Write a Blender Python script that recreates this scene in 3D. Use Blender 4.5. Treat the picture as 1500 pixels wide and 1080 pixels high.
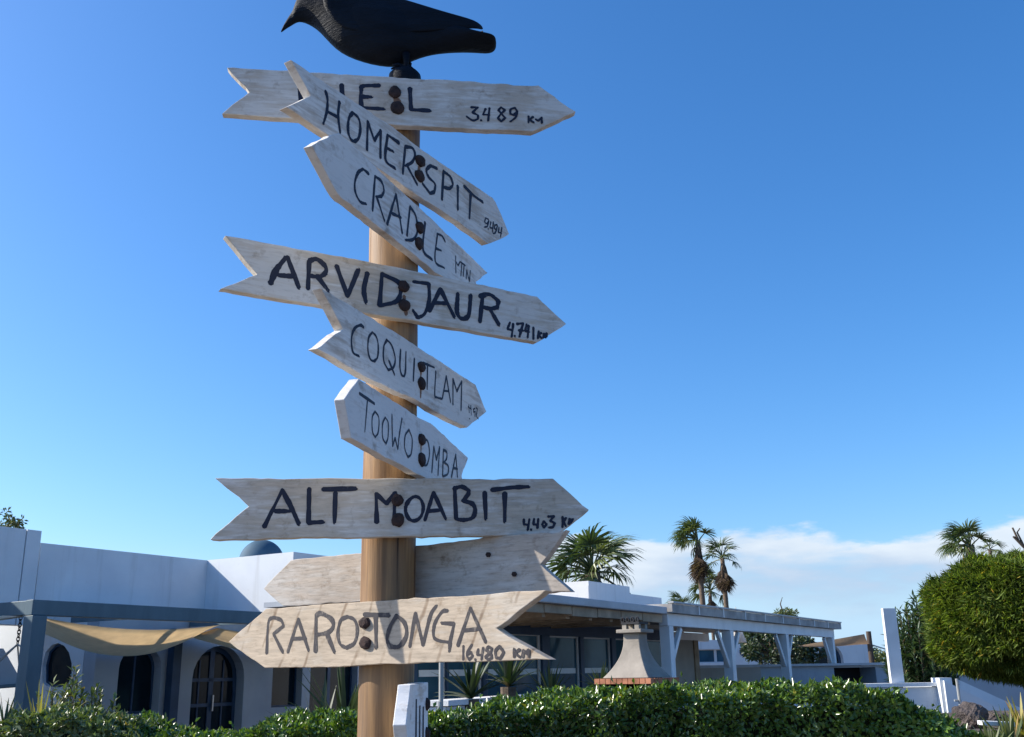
import bpy, bmesh, math, random
import numpy as np
from mathutils import Vector, Matrix
from mathutils.geometry import tessellate_polygon
for o in list(bpy.data.objects): bpy.data.objects.remove(o)
random.seed(7); rng = np.random.default_rng(7)
sc = bpy.context.scene; COL = sc.collection
R = math.radians
# ------------------------------------------------------------------ camera
FPX, PITCH, ROLL, CZ = 1480.0, R(16.7), R(1.0), 1.6
cam_d = bpy.data.cameras.new('camera'); cam = bpy.data.objects.new('camera', cam_d); COL.objects.link(cam)
cam_d.sensor_fit = 'HORIZONTAL'; cam_d.sensor_width = 36.0; cam_d.lens = 36.0*FPX/1500.0
cam_d.clip_start = 0.05; cam_d.clip_end = 8000
cam.matrix_world = Matrix.Translation((0, 0, CZ)) @ Matrix.Rotation(R(90)+PITCH, 4, 'X') @ Matrix.Rotation(-ROLL, 4, 'Z')
sc.camera = cam
# ------------------------------------------------------------------ light
SUN_EL, SUN_BACK = R(32), R(5)            # sun stands to the left of the signpost
sv = Vector((-math.cos(SUN_BACK)*math.cos(SUN_EL), math.sin(SUN_BACK)*math.cos(SUN_EL), math.sin(SUN_EL)))
sl = bpy.data.lights.new('sun', 'SUN'); sun = bpy.data.objects.new('sun', sl); COL.objects.link(sun)
sl.energy = 5.0; sl.angle = R(0.5); sl.color = (1.0, 0.93, 0.82)
sun.rotation_euler = (-sv).to_track_quat('-Z', 'Y').to_euler(); sun.location = sv*60
W = bpy.data.worlds.new('World'); sc.world = W; W.use_nodes = True
nt = W.node_tree; nt.nodes.clear()
def WN(t, **k):
    n = nt.nodes.new(t)
    for a, b in k.items(): setattr(n, a, b)
    return n
def LK(a, b): nt.links.new(a, b)
sky = WN('ShaderNodeTexSky', sky_type='NISHITA', sun_disc=False, sun_elevation=SUN_EL, sun_rotation=math.atan2(sv.x, sv.y),
         altitude=0, air_density=1.0, dust_density=1.3, ozone_density=6.0)
bg = WN('ShaderNodeBackground'); bg.inputs[1].default_value = 0.15
out = WN('ShaderNodeOutputWorld')
tc = WN('ShaderNodeTexCoord'); sep = WN('ShaderNodeSeparateXYZ'); LK(tc.outputs['Generated'], sep.inputs[0])
mp = WN('ShaderNodeMapping'); mp.inputs['Scale'].default_value = (5, 5, 16); LK(tc.outputs['Generated'], mp.inputs[0])
n1 = WN('ShaderNodeTexNoise'); n1.inputs['Scale'].default_value = 1.6; n1.inputs['Detail'].default_value = 9; n1.inputs['Roughness'].default_value = .55
LK(mp.outputs[0], n1.inputs['Vector'])
def wmath(op, a, b=None, c=None):
    m = WN('ShaderNodeMath', operation=op)
    for i, v in enumerate((a, b, c)):
        if v is None: continue
        if isinstance(v, (int, float)): m.inputs[i].default_value = v
        else: LK(v, m.inputs[i])
    return m.outputs[0]
def wrange(v, a, b, c, d):
    m = WN('ShaderNodeMapRange', interpolation_type='SMOOTHSTEP')
    LK(v, m.inputs[0])
    for i, q in enumerate((a, b, c, d)): m.inputs[i+1].default_value = q
    return m.outputs[0]
zz = wmath('ADD', sep.outputs[2], wmath('MULTIPLY', wmath('SUBTRACT', n1.outputs[0], .5), -.095))
band = wmath('MULTIPLY', wrange(zz, .124, .112, 0, 1), wrange(zz, .042, .085, .05, 1))
mp2 = WN('ShaderNodeMapping'); mp2.inputs['Scale'].default_value = (7, 7, 30); mp2.inputs['Location'].default_value = (3.1, .4, 1.7); LK(tc.outputs['Generated'], mp2.inputs[0])
n2 = WN('ShaderNodeTexNoise'); n2.inputs['Scale'].default_value = 1.3; n2.inputs['Detail'].default_value = 7; LK(mp2.outputs[0], n2.inputs['Vector'])
bank = wrange(wmath('ADD', sep.outputs[0], wmath('MULTIPLY', wmath('SUBTRACT', n1.outputs[0], .5), .25)), -.10, .08, .0, 1)   # the bank lies along one side of the horizon
dens = wmath('MULTIPLY', wmath('MULTIPLY', band, bank), wrange(n2.outputs[0], .32, .52, .5, .98))
shade = wmath('ADD', wrange(zz, .055, .12, 0, .75), wmath('MULTIPLY', wmath('SUBTRACT', n2.outputs[0], .5), 1.6))
cr = WN('ShaderNodeMixRGB'); cr.inputs[1].default_value = (2.1, 2.75, 3.7, 1); cr.inputs[2].default_value = (3.7, 4.1, 4.5, 1); cr.use_clamp = False
sh2 = WN('ShaderNodeClamp'); LK(shade, sh2.inputs[0]); LK(sh2.outputs[0], cr.inputs[0])
mx = WN('ShaderNodeMixRGB'); hs = WN('ShaderNodeHueSaturation'); hs.inputs['Hue'].default_value = .502; hs.inputs['Saturation'].default_value = 1.2; hs.inputs['Value'].default_value = 1.0; LK(sky.outputs[0], hs.inputs['Color'])
hzm = WN('ShaderNodeMixRGB'); hzm.inputs[2].default_value = (2.5, 3.75, 5.1, 1); LK(wrange(sep.outputs[2], .0, .13, .85, 0), hzm.inputs[0]); LK(hs.outputs[0], hzm.inputs[1])   # pale sea air along the horizon
LK(dens, mx.inputs[0]); LK(hzm.outputs[0], mx.inputs[1]); LK(cr.outputs[0], mx.inputs[2])
LK(mx.outputs[0], bg.inputs[0]); LK(bg.outputs[0], out.inputs[0])
sc.view_settings.view_transform = 'Standard'; sc.view_settings.look = 'None'
sc.view_settings.exposure = 0.6; sc.view_settings.gamma = 1.0; sc.view_settings.use_curve_mapping = False
sc.render.engine = 'CYCLES'
sc.cycles.max_bounces = 8; sc.cycles.transparent_max_bounces = 8

# ------------------------------------------------------------------ geometry helpers
CAM = Vector((0, 0, CZ)); cr_, sr_ = math.cos(ROLL), math.sin(ROLL)
def ray(px, py):
    x = (px-750)/FPX; y = (540-py)/FPX
    xu = cr_*x+sr_*y; yu = -sr_*x+cr_*y
    return Vector((xu, math.cos(PITCH)-yu*math.sin(PITCH), math.sin(PITCH)+yu*math.cos(PITCH)))
def at(px, py, Y):
    d = ray(px, py); return CAM+d*(Y/d.y)
class Frame:
    """vertical plane through p0 whose horizontal axis has heading yaw; coordinates (s, z, out)"""
    def __init__(s, p0, yaw):
        s.p = Vector((p0[0], p0[1], 0)); s.u = Vector((math.cos(yaw), math.sin(yaw), 0)); s.n = Vector((math.sin(yaw), -math.cos(yaw), 0)); s.yaw = yaw
    def px(s, x, y):
        d = ray(x, y); t = (s.p-CAM).dot(s.n)/d.dot(s.n); q = CAM+d*t
        return ((q-s.p).dot(s.u), q.z)
    def w(s, a, z, o=0.0): return s.p+s.u*a+s.n*o+Vector((0, 0, z))
    def shifted(s, o): return Frame(s.p+s.n*o, s.yaw)
ORG = {}
class MB:
    def __init__(s): s.v = []; s.f = []; s.att = {}
    def add(s, vs, fs):
        b = len(s.v); s.v += [tuple(v) for v in vs]; s.f += [tuple(b+i for i in f) for f in fs]; return b
    def hexa(s, p):     # 8 points: bottom loop 4, top loop 4
        s.add(p, [(3, 2, 1, 0), (4, 5, 6, 7), (0, 1, 5, 4), (1, 2, 6, 5), (2, 3, 7, 6), (3, 0, 4, 7)])
    def fbox(s, F, a0, a1, z0, z1, o0, o1):   # box in a Frame
        if a1 < a0: a0, a1 = a1, a0
        if z1 < z0: z0, z1 = z1, z0
        if o1 < o0: o0, o1 = o1, o0
        s.hexa([F.w(a0, z0, o1), F.w(a1, z0, o1), F.w(a1, z0, o0), F.w(a0, z0, o0), F.w(a0, z1, o1), F.w(a1, z1, o1), F.w(a1, z1, o0), F.w(a0, z1, o0)])
    def bar(s, a, b, w, h, up=(0, 0, 1)):     # rectangular bar from a to b
        a = Vector(a); b = Vector(b); d = (b-a).normalized(); up = Vector(up)
        x = d.cross(up).normalized()*w/2; y = x.cross(d).normalized()*h/2
        s.hexa([a-x-y, a+x-y, b+x-y, b-x-y, a-x+y, a+x+y, b+x+y, b-x+y])
    def tube(s, pts, rad, n=8, cap=True):
        pts = [Vector(p) for p in pts]; rad = rad if hasattr(rad, '__len__') else [rad]*len(pts)
        rings = []; ref = None
        for i, p in enumerate(pts):
            d = (pts[min(i+1, len(pts)-1)]-pts[max(i-1, 0)]).normalized()
            if ref is None: ref = Vector((1, 0, 0)) if abs(d.x) < .8 else Vector((0, 1, 0))
            x = (ref-d*ref.dot(d)).normalized(); y = d.cross(x); ref = x
            rings.append([p+(x*math.cos(t)+y*math.sin(t))*rad[i] for t in [2*math.pi*k/n for k in range(n)]])
        b = len(s.v)
        for r in rings: s.v += [tuple(q) for q in r]
        for i in range(len(rings)-1):
            for k in range(n):
                k2 = (k+1) % n; s.f.append((b+i*n+k, b+i*n+k2, b+(i+1)*n+k2, b+(i+1)*n+k))
        if cap:
            s.f.append(tuple(b+k for k in reversed(range(n)))); e = b+(len(rings)-1)*n; s.f.append(tuple(e+k for k in range(n)))
    def lathe(s, c, prof, n=24):  # profile (r,z) about vertical axis at c
        c = Vector(c); b = len(s.v)
        for r, z in prof:
            for k in range(n):
                t = 2*math.pi*k/n; s.v.append((c.x+r*math.cos(t), c.y+r*math.sin(t), c.z+z))
        for i in range(len(prof)-1):
            for k in range(n):
                k2 = (k+1) % n; s.f.append((b+i*n+k, b+i*n+k2, b+(i+1)*n+k2, b+(i+1)*n+k))
        s.f.append(tuple(b+k for k in reversed(range(n)))); e = b+(len(prof)-1)*n; s.f.append(tuple(e+k for k in range(n)))
    def extr(s, F, poly, o0, o1):   # polygon (s,z) in frame extruded from o0 to o1
        n = len(poly); A = [F.w(a, z, o1) for a, z in poly]; B = [F.w(a, z, o0) for a, z in poly]
        area = sum(poly[i][0]*poly[(i+1) % n][1]-poly[(i+1) % n][0]*poly[i][1] for i in range(n))
        if area < 0: A.reverse(); B.reverse()
        s.add(A+B, [tuple(range(n)), tuple(reversed(range(n, 2*n)))]+[(i, n+i, n+(i+1) % n, (i+1) % n) for i in range(n)])
    def wall(s, F, outer, holes, o0, o1, reveal=.22):   # wall with openings: front and back faces, reveals
        loops = [outer]+holes
        flat = [p for l in loops for p in l]
        tris = tessellate_polygon([[Vector((a, z, 0)) for a, z in l] for l in loops])
        for o, flip in ((o1, False), (o0, True)):
            vs = [F.w(a, z, o) for a, z in flat]; fs = []
            for t in tris:
                a, b, c = (flat[i] for i in t)
                ccw = (b[0]-a[0])*(c[1]-a[1])-(c[0]-a[0])*(b[1]-a[1]) > 0
                fs.append(tuple(t) if ccw != flip else tuple(reversed(t)))
            s.add(vs, fs)
        for l in loops:
            n = len(l); s.add([F.w(a, z, o1) for a, z in l]+[F.w(a, z, o0) for a, z in l], [(i, (i+1) % n, n+(i+1) % n, n+i) for i in range(n)])
    def build(s, name, mat, parent=None, smooth=False, bevel=0, subd=0):
        me = bpy.data.meshes.new(name)
        org = ORG.get(parent.name, Vector()) if parent else Vector()
        vs = np.array(s.v, dtype=np.float64)-np.array(org)
        me.from_pydata(vs.tolist(), [], s.f); me.update()
        bm = bmesh.new(); bm.from_mesh(me); bmesh.ops.recalc_face_normals(bm, faces=bm.faces); bm.to_mesh(me); bm.free()
        for k, arr in s.att.items():
            a = me.attributes.new(k, 'FLOAT_VECTOR', 'POINT'); a.data.foreach_set('vector', np.array(arr, dtype=np.float32).ravel())
        o = bpy.data.objects.new(name, me); COL.objects.link(o); me.materials.append(mat)
        if parent: o.parent = parent; ORG[o.name] = org
        if smooth: me.polygons.foreach_set('use_smooth', [True]*len(me.polygons))
        if bevel:
            m = o.modifiers.new('bevel', 'BEVEL'); m.width = bevel; m.segments = 2; m.limit_method = 'ANGLE'; m.angle_limit = R(40)
        if subd:
            m = o.modifiers.new('sub', 'SUBSURF'); m.levels = subd; m.render_levels = subd
        return o
def tag(o, label, cat=None, group=None, kind=None):
    o['label'] = label
    if cat: o['category'] = cat
    if group: o['group'] = group
    if kind: o['kind'] = kind
    return o
def thing(name, loc, label, cat, group=None):
    o = bpy.data.objects.new(name, None); COL.objects.link(o); o.location = loc; o.empty_display_size = .1
    ORG[o.name] = Vector(loc); return tag(o, label, cat, group)

# ------------------------------------------------------------------ materials
def newmat(name):
    m = bpy.data.materials.new(name); m.use_nodes = True; t = m.node_tree; t.nodes.clear()
    o = t.nodes.new('ShaderNodeOutputMaterial'); b = t.nodes.new('ShaderNodeBsdfPrincipled'); t.links.new(b.outputs[0], o.inputs[0])
    return m, t, b, o
def nd(t, typ, **k):
    n = t.nodes.new(typ)
    for a, v in k.items(): setattr(n, a, v)
    return n
def ramp(t, src, stops):
    r = t.nodes.new('ShaderNodeValToRGB'); e = r.color_ramp.elements
    while len(e) < len(stops): e.new(.5)
    for i, (p, c) in enumerate(stops): e[i].position = p; e[i].color = (*c, 1) if len(c) == 3 else c
    t.links.new(src, r.inputs[0]); return r.outputs[0]
def noise(t, vec, scale, detail=6, rough=.55, mapscale=None, rot=None):
    if mapscale or rot:
        m = t.nodes.new('ShaderNodeMapping'); t.links.new(vec, m.inputs[0]); vec = m.outputs[0]
        if mapscale: m.inputs['Scale'].default_value = mapscale
        if rot: m.inputs['Rotation'].default_value = rot
    n = t.nodes.new('ShaderNodeTexNoise'); n.inputs['Scale'].default_value = scale; n.inputs['Detail'].default_value = detail; n.inputs['Roughness'].default_value = rough
    t.links.new(vec, n.inputs['Vector']); return n.outputs[0]
def mixc(t, fac, a, b, mode='MIX'):
    m = t.nodes.new('ShaderNodeMixRGB'); m.blend_type = mode
    for i, v in enumerate((fac, a, b)):
        if isinstance(v, (int, float)): m.inputs[i].default_value = v
        elif isinstance(v, tuple): m.inputs[i].default_value = (*v, 1)
        else: t.links.new(v, m.inputs[i])
    return m.outputs[0]
def bump(t, b, h, strength=.3, dist=.01):
    n = t.nodes.new('ShaderNodeBump'); n.inputs['Strength'].default_value = strength; n.inputs['Distance'].default_value = dist
    t.links.new(h, n.inputs['Height']); t.links.new(n.outputs[0], b.inputs['Normal'])
def pmat(name, c, rough=.7, var=.15, scale=4, bmp=.2, dist=.01, c2=None, detail=7, spec=.3, metal=0, mapscale=None, thr=(.35, .7)):
    m, t, b, o = newmat(name); g = nd(t, 'ShaderNodeTexCoord').outputs['Object']
    n = noise(t, g, scale, detail, mapscale=mapscale); c2 = c2 or tuple(x*(1-var*2) for x in c)
    col = ramp(t, n, [(thr[0], c2), (thr[1], c)])
    n2 = noise(t, g, scale*9, 5, mapscale=mapscale)
    col = mixc(t, .5*var, col, n2, 'OVERLAY')
    t.links.new(col, b.inputs['Base Color']); b.inputs['Roughness'].default_value = rough; b.inputs['Specular IOR Level'].default_value = spec; b.inputs['Metallic'].default_value = metal
    if bmp: bump(t, b, n2, bmp, dist)
    return m
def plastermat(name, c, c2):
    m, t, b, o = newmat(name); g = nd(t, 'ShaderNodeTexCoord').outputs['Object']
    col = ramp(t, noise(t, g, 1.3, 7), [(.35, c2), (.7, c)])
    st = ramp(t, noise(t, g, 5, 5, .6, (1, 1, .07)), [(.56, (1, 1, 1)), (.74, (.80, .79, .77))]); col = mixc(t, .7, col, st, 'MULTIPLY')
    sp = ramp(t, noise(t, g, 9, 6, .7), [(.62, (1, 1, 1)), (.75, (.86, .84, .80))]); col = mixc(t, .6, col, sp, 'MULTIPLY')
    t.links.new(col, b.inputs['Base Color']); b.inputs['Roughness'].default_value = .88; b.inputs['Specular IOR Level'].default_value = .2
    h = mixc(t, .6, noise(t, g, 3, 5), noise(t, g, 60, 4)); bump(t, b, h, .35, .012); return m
def boardmat(name, paint, wood, bias=0.0, cracks=False, seed=0.0, grain_dark=.72):
    m, t, b, o = newmat(name)
    a = nd(t, 'ShaderNodeAttribute', attribute_name='bl').outputs['Vector']
    mpn = nd(t, 'ShaderNodeMapping'); mpn.inputs['Location'].default_value = (seed, seed*.7, seed*.3); t.links.new(a, mpn.inputs[0]); a = mpn.outputs[0]
    g1 = noise(t, a, 9, 8, .6, (1.2, 3, 9))          # long grain
    g2 = noise(t, a, 60, 6, .65, (.45, 1, 3))         # fine fibres
    big = noise(t, a, 5.5, 5, .6)                     # worn areas
    mask = mixc(t, .5, g1, big)
    ws = ramp(t, mask, [(.415+bias, (0, 0, 0)), (.53+bias, (1, 1, 1))])
    wc = ramp(t, g1, [(.3, tuple(x*.62 for x in wood)), (.7, wood)])
    pc = ramp(t, big, [(.3, tuple(x*.86 for x in paint)), (.7, paint)])
    col = mixc(t, ws, pc, wc)
    spk = ramp(t, g2, [(.30, (grain_dark,)*3), (.50, (1, 1, 1))]); col = mixc(t, .75, col, spk, 'MULTIPLY')
    dirt = ramp(t, noise(t, a, 26, 4, .7), [(.57, (1, 1, 1)), (.74, (.50, .43, .36))]); col = mixc(t, .75, col, dirt, 'MULTIPLY')
    h = mixc(t, .5, g1, g2)
    if cracks:
        wv = nd(t, 'ShaderNodeTexWave', wave_type='BANDS', bands_direction='X'); wm = nd(t, 'ShaderNodeMapping'); wm.inputs['Rotation'].default_value = (0, R(-22), 0)
        t.links.new(a, wm.inputs[0]); t.links.new(wm.outputs[0], wv.inputs['Vector'])
        wv.inputs['Scale'].default_value = 4.6; wv.inputs['Distortion'].default_value = 2.2; wv.inputs['Detail'].default_value = 3; wv.inputs['Detail Scale'].default_value = 1.4
        ck = ramp(t, wv.outputs[1], [(.0, (.42, .34, .28)), (.045, (1, 1, 1))]); brk = ramp(t, noise(t, a, 14, 3), [(.42, (0, 0, 0)), (.6, (1, 1, 1))])
        col = mixc(t, brk, col, mixc(t, .75, col, ck, 'MULTIPLY'))
    t.links.new(col, b.inputs['Base Color']); b.inputs['Roughness'].default_value = .78; b.inputs['Specular IOR Level'].default_value = .25
    bump(t, b, h, .55, .0022)
    return m
def leafmat(name, c1, c2, rough=.32, trans=.25, spec=.5):
    m, t, b, o = newmat(name)
    a = nd(t, 'ShaderNodeAttribute', attribute_name='rnd').outputs['Vector']; s = nd(t, 'ShaderNodeSeparateXYZ'); t.links.new(a, s.inputs[0])
    col = ramp(t, s.outputs[0], [(0, c1), (.8, c2), (.95, tuple(min(1, x*1.45) for x in c2)), (.985, (c2[0]*2.2, c2[1]*1.25, c2[2]*1.2))])
    t.links.new(col, b.inputs['Base Color']); b.inputs['Roughness'].default_value = rough; b.inputs['Specular IOR Level'].default_value = spec
    tr = nd(t, 'ShaderNodeBsdfTranslucent'); t.links.new(mixc(t, 1.0, col, (1.6, 1.7, .6), 'MULTIPLY'), tr.inputs[0])
    mx_ = nd(t, 'ShaderNodeMixShader'); mx_.inputs[0].default_value = trans; t.links.new(b.outputs[0], mx_.inputs[1]); t.links.new(tr.outputs[0], mx_.inputs[2]); t.links.new(mx_.outputs[0], o.inputs[0])
    return m
def fabricmat(name, c, trans=.5):
    m, t, b, o = newmat(name); g = nd(t, 'ShaderNodeTexCoord').outputs['Object']
    col = ramp(t, noise(t, g, 6, 5), [(.3, tuple(x*.85 for x in c)), (.7, c)]); t.links.new(col, b.inputs['Base Color']); b.inputs['Roughness'].default_value = .9
    bump(t, b, noise(t, g, 9, 4), .3, .02)
    tr = nd(t, 'ShaderNodeBsdfTranslucent'); t.links.new(col, tr.inputs[0]); mx_ = nd(t, 'ShaderNodeMixShader'); mx_.inputs[0].default_value = trans
    t.links.new(b.outputs[0], mx_.inputs[1]); t.links.new(tr.outputs[0], mx_.inputs[2]); t.links.new(mx_.outputs[0], o.inputs[0]); return m
def glassmat(name, c, rough=.04, spec=.3):
    m, t, b, o = newmat(name); g = nd(t, 'ShaderNodeTexCoord').outputs['Object']
    t.links.new(ramp(t, noise(t, g, 1.5, 3), [(.35, tuple(x*.6 for x in c)), (.65, c)]), b.inputs['Base Color']); b.inputs['Roughness'].default_value = rough; b.inputs['Specular IOR Level'].default_value = spec; b.inputs['IOR'].default_value = 1.5
    bump(t, b, noise(t, g, .8, 2), .02, .05); return m
M = {}
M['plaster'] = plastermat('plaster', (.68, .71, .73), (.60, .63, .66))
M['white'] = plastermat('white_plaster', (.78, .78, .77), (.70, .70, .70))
M['plaster2'] = plastermat('plaster_grey_shaded', (.40, .435, .47), (.33, .36, .40))  # darker plaster: the white lower facade's shade is put into its colour
M['greywall'] = pmat('grey_render', (.42, .38, .33), .9, .08, 2.5, .3, .005)
M['bluewood'] = pmat('blue_grey_paint', (.10, .155, .19), .55, .12, 3, .15, .003, mapscale=(1, 1, .3))
M['navy'] = pmat('navy_paint', (.035, .07, .13), .5, .15, 3, .1, .003)
M['whitewood'] = pmat('white_painted_wood', (.74, .755, .76), .6, .07, 3, .2, .003)
M['roofpanel'] = pmat('weathered_roof_panel', (.44, .42, .40), .8, .2, 3, .3, .005)
M['soffit'] = pmat('soffit_plank', (.42, .32, .22), .75, .2, 5, .3, .004)
M['gutter'] = pmat('grey_gutter', (.46, .47, .49), .5, .1, 3, .1, .003)
M['frame'] = pmat('window_frame', (.60, .61, .62), .5, .05, 3, .05, .002)
M['glass'] = glassmat('dark_glass', (.012, .022, .032))
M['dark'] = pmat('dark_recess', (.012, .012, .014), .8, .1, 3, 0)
M['concrete'] = pmat('concrete', (.36, .32, .27), .85, .16, 4, .4, .006)
M['brick'] = pmat('terracotta_brick', (.52, .22, .12), .8, .25, 9, .4, .004)
M['soot'] = pmat('soot_metal', (.03, .03, .035), .6, .2, 9, .2, .003)
M['stucco'] = M['plaster']
M['canvas'] = fabricmat('tan_canvas', (.86, .74, .55), .6)
M['sailbrown'] = fabricmat('brown_sail', (.42, .29, .18), .4)
M['lampshade'] = fabricmat('pale_shade', (.8, .76, .7), .4)
M['metal'] = pmat('galvanised_metal', (.5, .5, .5), .4, .1, 9, .1, .002, metal=.7)
M['pipe'] = pmat('pale_pipe', (.36, .37, .36), .5, .08, 6, .1, .002)
M['darkpole'] = pmat('dark_timber', (.10, .075, .06), .8, .2, 5, .3, .004, mapscale=(1, 1, .2))
M['rock'] = pmat('lava_rock', (.16, .13, .12), .9, .3, 6, .9, .03, c2=(.05, .042, .04))
M['ground'] = pmat('volcanic_gravel', (.20, .165, .135), .95, .12, .9, .5, .02, c2=(.11, .09, .075))
M['pave'] = pmat('pale_paving', (.52, .47, .41), .9, .06, 2, .2, .004)
M['bark'] = pmat('palm_bark', (.20, .15, .11), .95, .25, 12, .8, .02, mapscale=(1, 1, 3))
M['branch'] = pmat('branch_bark', (.13, .095, .065), .9, .2, 12, .6, .01)
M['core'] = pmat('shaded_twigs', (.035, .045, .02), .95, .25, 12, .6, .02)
M['hedge'] = leafmat('hedge_leaf', (.024, .056, .011), (.11, .185, .033), .28, .24, .6)
M['bushl'] = leafmat('bush_leaf', (.045, .075, .025), (.12, .16, .06), .35, .2)
M['needle'] = leafmat('feathery_needle', (.055, .10, .018), (.17, .225, .055), .6, .45, .2)
M['oleander'] = leafmat('oleander_leaf', (.035, .07, .03), (.09, .14, .06), .3, .2)
M['strap'] = leafmat('strap_leaf', (.04, .075, .025), (.14, .16, .06), .4, .2)
M['ystrap'] = leafmat('yellow_strap_leaf', (.16, .17, .04), (.35, .30, .08), .4, .25)
M['frond'] = leafmat('palm_frond', (.045, .075, .028), (.12, .145, .05), .4, .2)
M['deadfrond'] = leafmat('dead_palm_frond', (.085, .062, .048), (.19, .14, .10), .8, .15, .1)
M['darktree'] = leafmat('dark_tree_leaf', (.018, .034, .015), (.045, .07, .028), .4, .15)
M['ink'] = pmat('dark_blue_paint', (.014, .018, .036), .55, .2, 40, .3, .0006, c2=(.03, .034, .05), thr=(.25, .5))
def inkmat(name, c, worn, thr):
    m, t, b, o = newmat(name); g = nd(t, 'ShaderNodeTexCoord').outputs['Object']
    f = ramp(t, noise(t, g, 130, 5, .7, (1, 1, .5)), [(thr, (0, 0, 0)), (thr+.14, (1, 1, 1))]); f2 = ramp(t, noise(t, g, 22, 4, .6), [(.45, (0, 0, 0)), (.7, (1, 1, 1))])
    t.links.new(mixc(t, mixc(t, 1.0, f, f2, 'MULTIPLY'), c, worn), b.inputs['Base Color']); b.inputs['Roughness'].default_value = .6; b.inputs['Specular IOR Level'].default_value = .3
    bump(t, b, noise(t, g, 200, 4), .3, .0006); return m
M['ink'] = inkmat('dark_blue_paint', (.013, .017, .036), (.16, .155, .16), .60)
M['inkold'] = inkmat('faded_dark_paint', (.038, .034, .040), (.24, .205, .17), .52)
M['rust'] = pmat('rusty_bolt', (.062, .036, .030), .85, .35, 60, .8, .002, c2=(.022, .016, .017))
M['ruststain'] = pmat('rust_stain', (.30, .17, .11), .9, .2, 50, .2, .001)
M['crow'] = pmat('matt_black_plastic', (.006, .012, .023), .6, .3, 9, .6, .005, spec=.12, mapscale=(.7, 1, 3.2))
M['dome'] = pmat('blue_dome_paint', (.05, .11, .165), .75, .12, 3, .1, .004)
M['terracotta'] = pmat('clay_pot', (.42, .2, .11), .8, .15, 8, .2, .003)

# wood of the pole
m, t, b, o = newmat('varnished_pole'); g = nd(t, 'ShaderNodeTexCoord').outputs['Object']
ga = noise(t, g, 48, 8, .6, (1, 1, .035)); gb = noise(t, g, 170, 5, .6, (1, 1, .05)); gc = noise(t, g, 4, 4, .5, (1, 1, .35))
col = ramp(t, ga, [(.3, (.09, .042, .015)), (.52, (.25, .132, .047)), (.72, (.40, .235, .09))]); col = mixc(t, .5, col, ramp(t, gb, [(.35, (.45, .40, .36)), (.6, (1, 1, 1))]), 'MULTIPLY')
col = mixc(t, ramp(t, gc, [(.45, (0, 0, 0)), (.7, (.55, .55, .55))]), col, (.28, .20, .13)); sp = noise(t, g, 40, 3, .5, (1, 1, .018)); spl = ramp(t, sp, [(.325, (.12, .09, .07)), (.36, (1, 1, 1))]); col = mixc(t, .85, col, spl, 'MULTIPLY')
vor = nd(t, 'ShaderNodeTexVoronoi'); vm = nd(t, 'ShaderNodeMapping'); vm.inputs['Scale'].default_value = (7, 7, 2.3); t.links.new(g, vm.inputs[0]); t.links.new(vm.outputs[0], vor.inputs['Vector']); vor.inputs['Scale'].default_value = 1.0
col = mixc(t, .8, col, ramp(t, vor.outputs['Distance'], [(.05, (.25, .16, .10)), (.13, (.7, .6, .5)), (.17, (1, 1, 1))]), 'MULTIPLY')
t.links.new(col, b.inputs['Base Color']); b.inputs['Roughness'].default_value = .6; b.inputs['Specular IOR Level'].default_value = .35
bump(t, b, mixc(t, .5, mixc(t, .5, ga, gb), spl), .75, .005); M['pole'] = m

# ------------------------------------------------------------------ ground
g = MB(); n = 24; S = 4000
xs = np.sign(np.linspace(-1, 1, n))*np.abs(np.linspace(-1, 1, n))**3*S
for y in xs:
    for x in xs: g.v.append((x, y, 0))
for j in range(n-1):
    for i in range(n-1): g.f.append((j*n+i, j*n+i+1, (j+1)*n+i+1, (j+1)*n+i))
gr = g.build('ground', M['ground']); gr['kind'] = 'structure'; gr['label'] = 'sandy ground around the garden'

# ------------------------------------------------------------------ signpost
PY = 2.3; PR = .061
pb_ = at(566, 1000, PY); pt_ = at(577, 360, PY)
lean = (pt_-pb_)/(pt_.z-pb_.z)
def axis(z): return pb_+lean*(z-pb_.z)
base = axis(0); base.z = 0
sign = thing('signpost', base, 'tall wooden signpost carrying many hand-painted arrow boards with place names', 'signpost')
pm = MB(); zt = at(585, 152, PY).z; pts = []; rr = []
for i in range(41):
    z = zt*i/40; p = axis(z); p = Vector((p.x, p.y, z)); pts.append(p); rr.append(PR*(1+.012*math.sin(z*7)+.008*math.sin(z*19+1)))
pm.tube(pts, rr, 40); pole = pm.build('pole', M['pole'], sign, smooth=True, bevel=0)
pole['label'] = 'round varnished wooden pole'
def catmull(p, k=6):
    if len(p) < 3: return [np.array(p[0])+(np.array(p[1])-np.array(p[0]))*i/k for i in range(k+1)]
    q = [np.array(x, float) for x in p]; closed = np.allclose(q[0], q[-1])
    q = [q[-2] if closed else 2*q[0]-q[1]]+q+[q[1] if closed else 2*q[-1]-q[-2]]; o_ = []
    for i in range(1, len(q)-2):
        for j in range(k):
            s = j/k; o_.append(.5*((2*q[i])+(-q[i-1]+q[i+1])*s+(2*q[i-1]-5*q[i]+4*q[i+1]-q[i+2])*s*s+(-q[i-1]+3*q[i]-3*q[i+1]+q[i+2])*s**3))
    o_.append(q[-2]); return o_
def split_corners(p, lim=62):
    segs = []; cur = [p[0]]
    for i in range(1, len(p)-1):
        cur.append(p[i]); a = np.subtract(p[i], p[i-1]); b2 = np.subtract(p[i+1], p[i])
        c = np.dot(a, b2)/(np.linalg.norm(a)*np.linalg.norm(b2)+1e-9)
        if math.degrees(math.acos(max(-1, min(1, c)))) > lim: segs.append(cur); cur = [p[i]]
    cur.append(p[-1]); segs.append(cur); return segs
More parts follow.
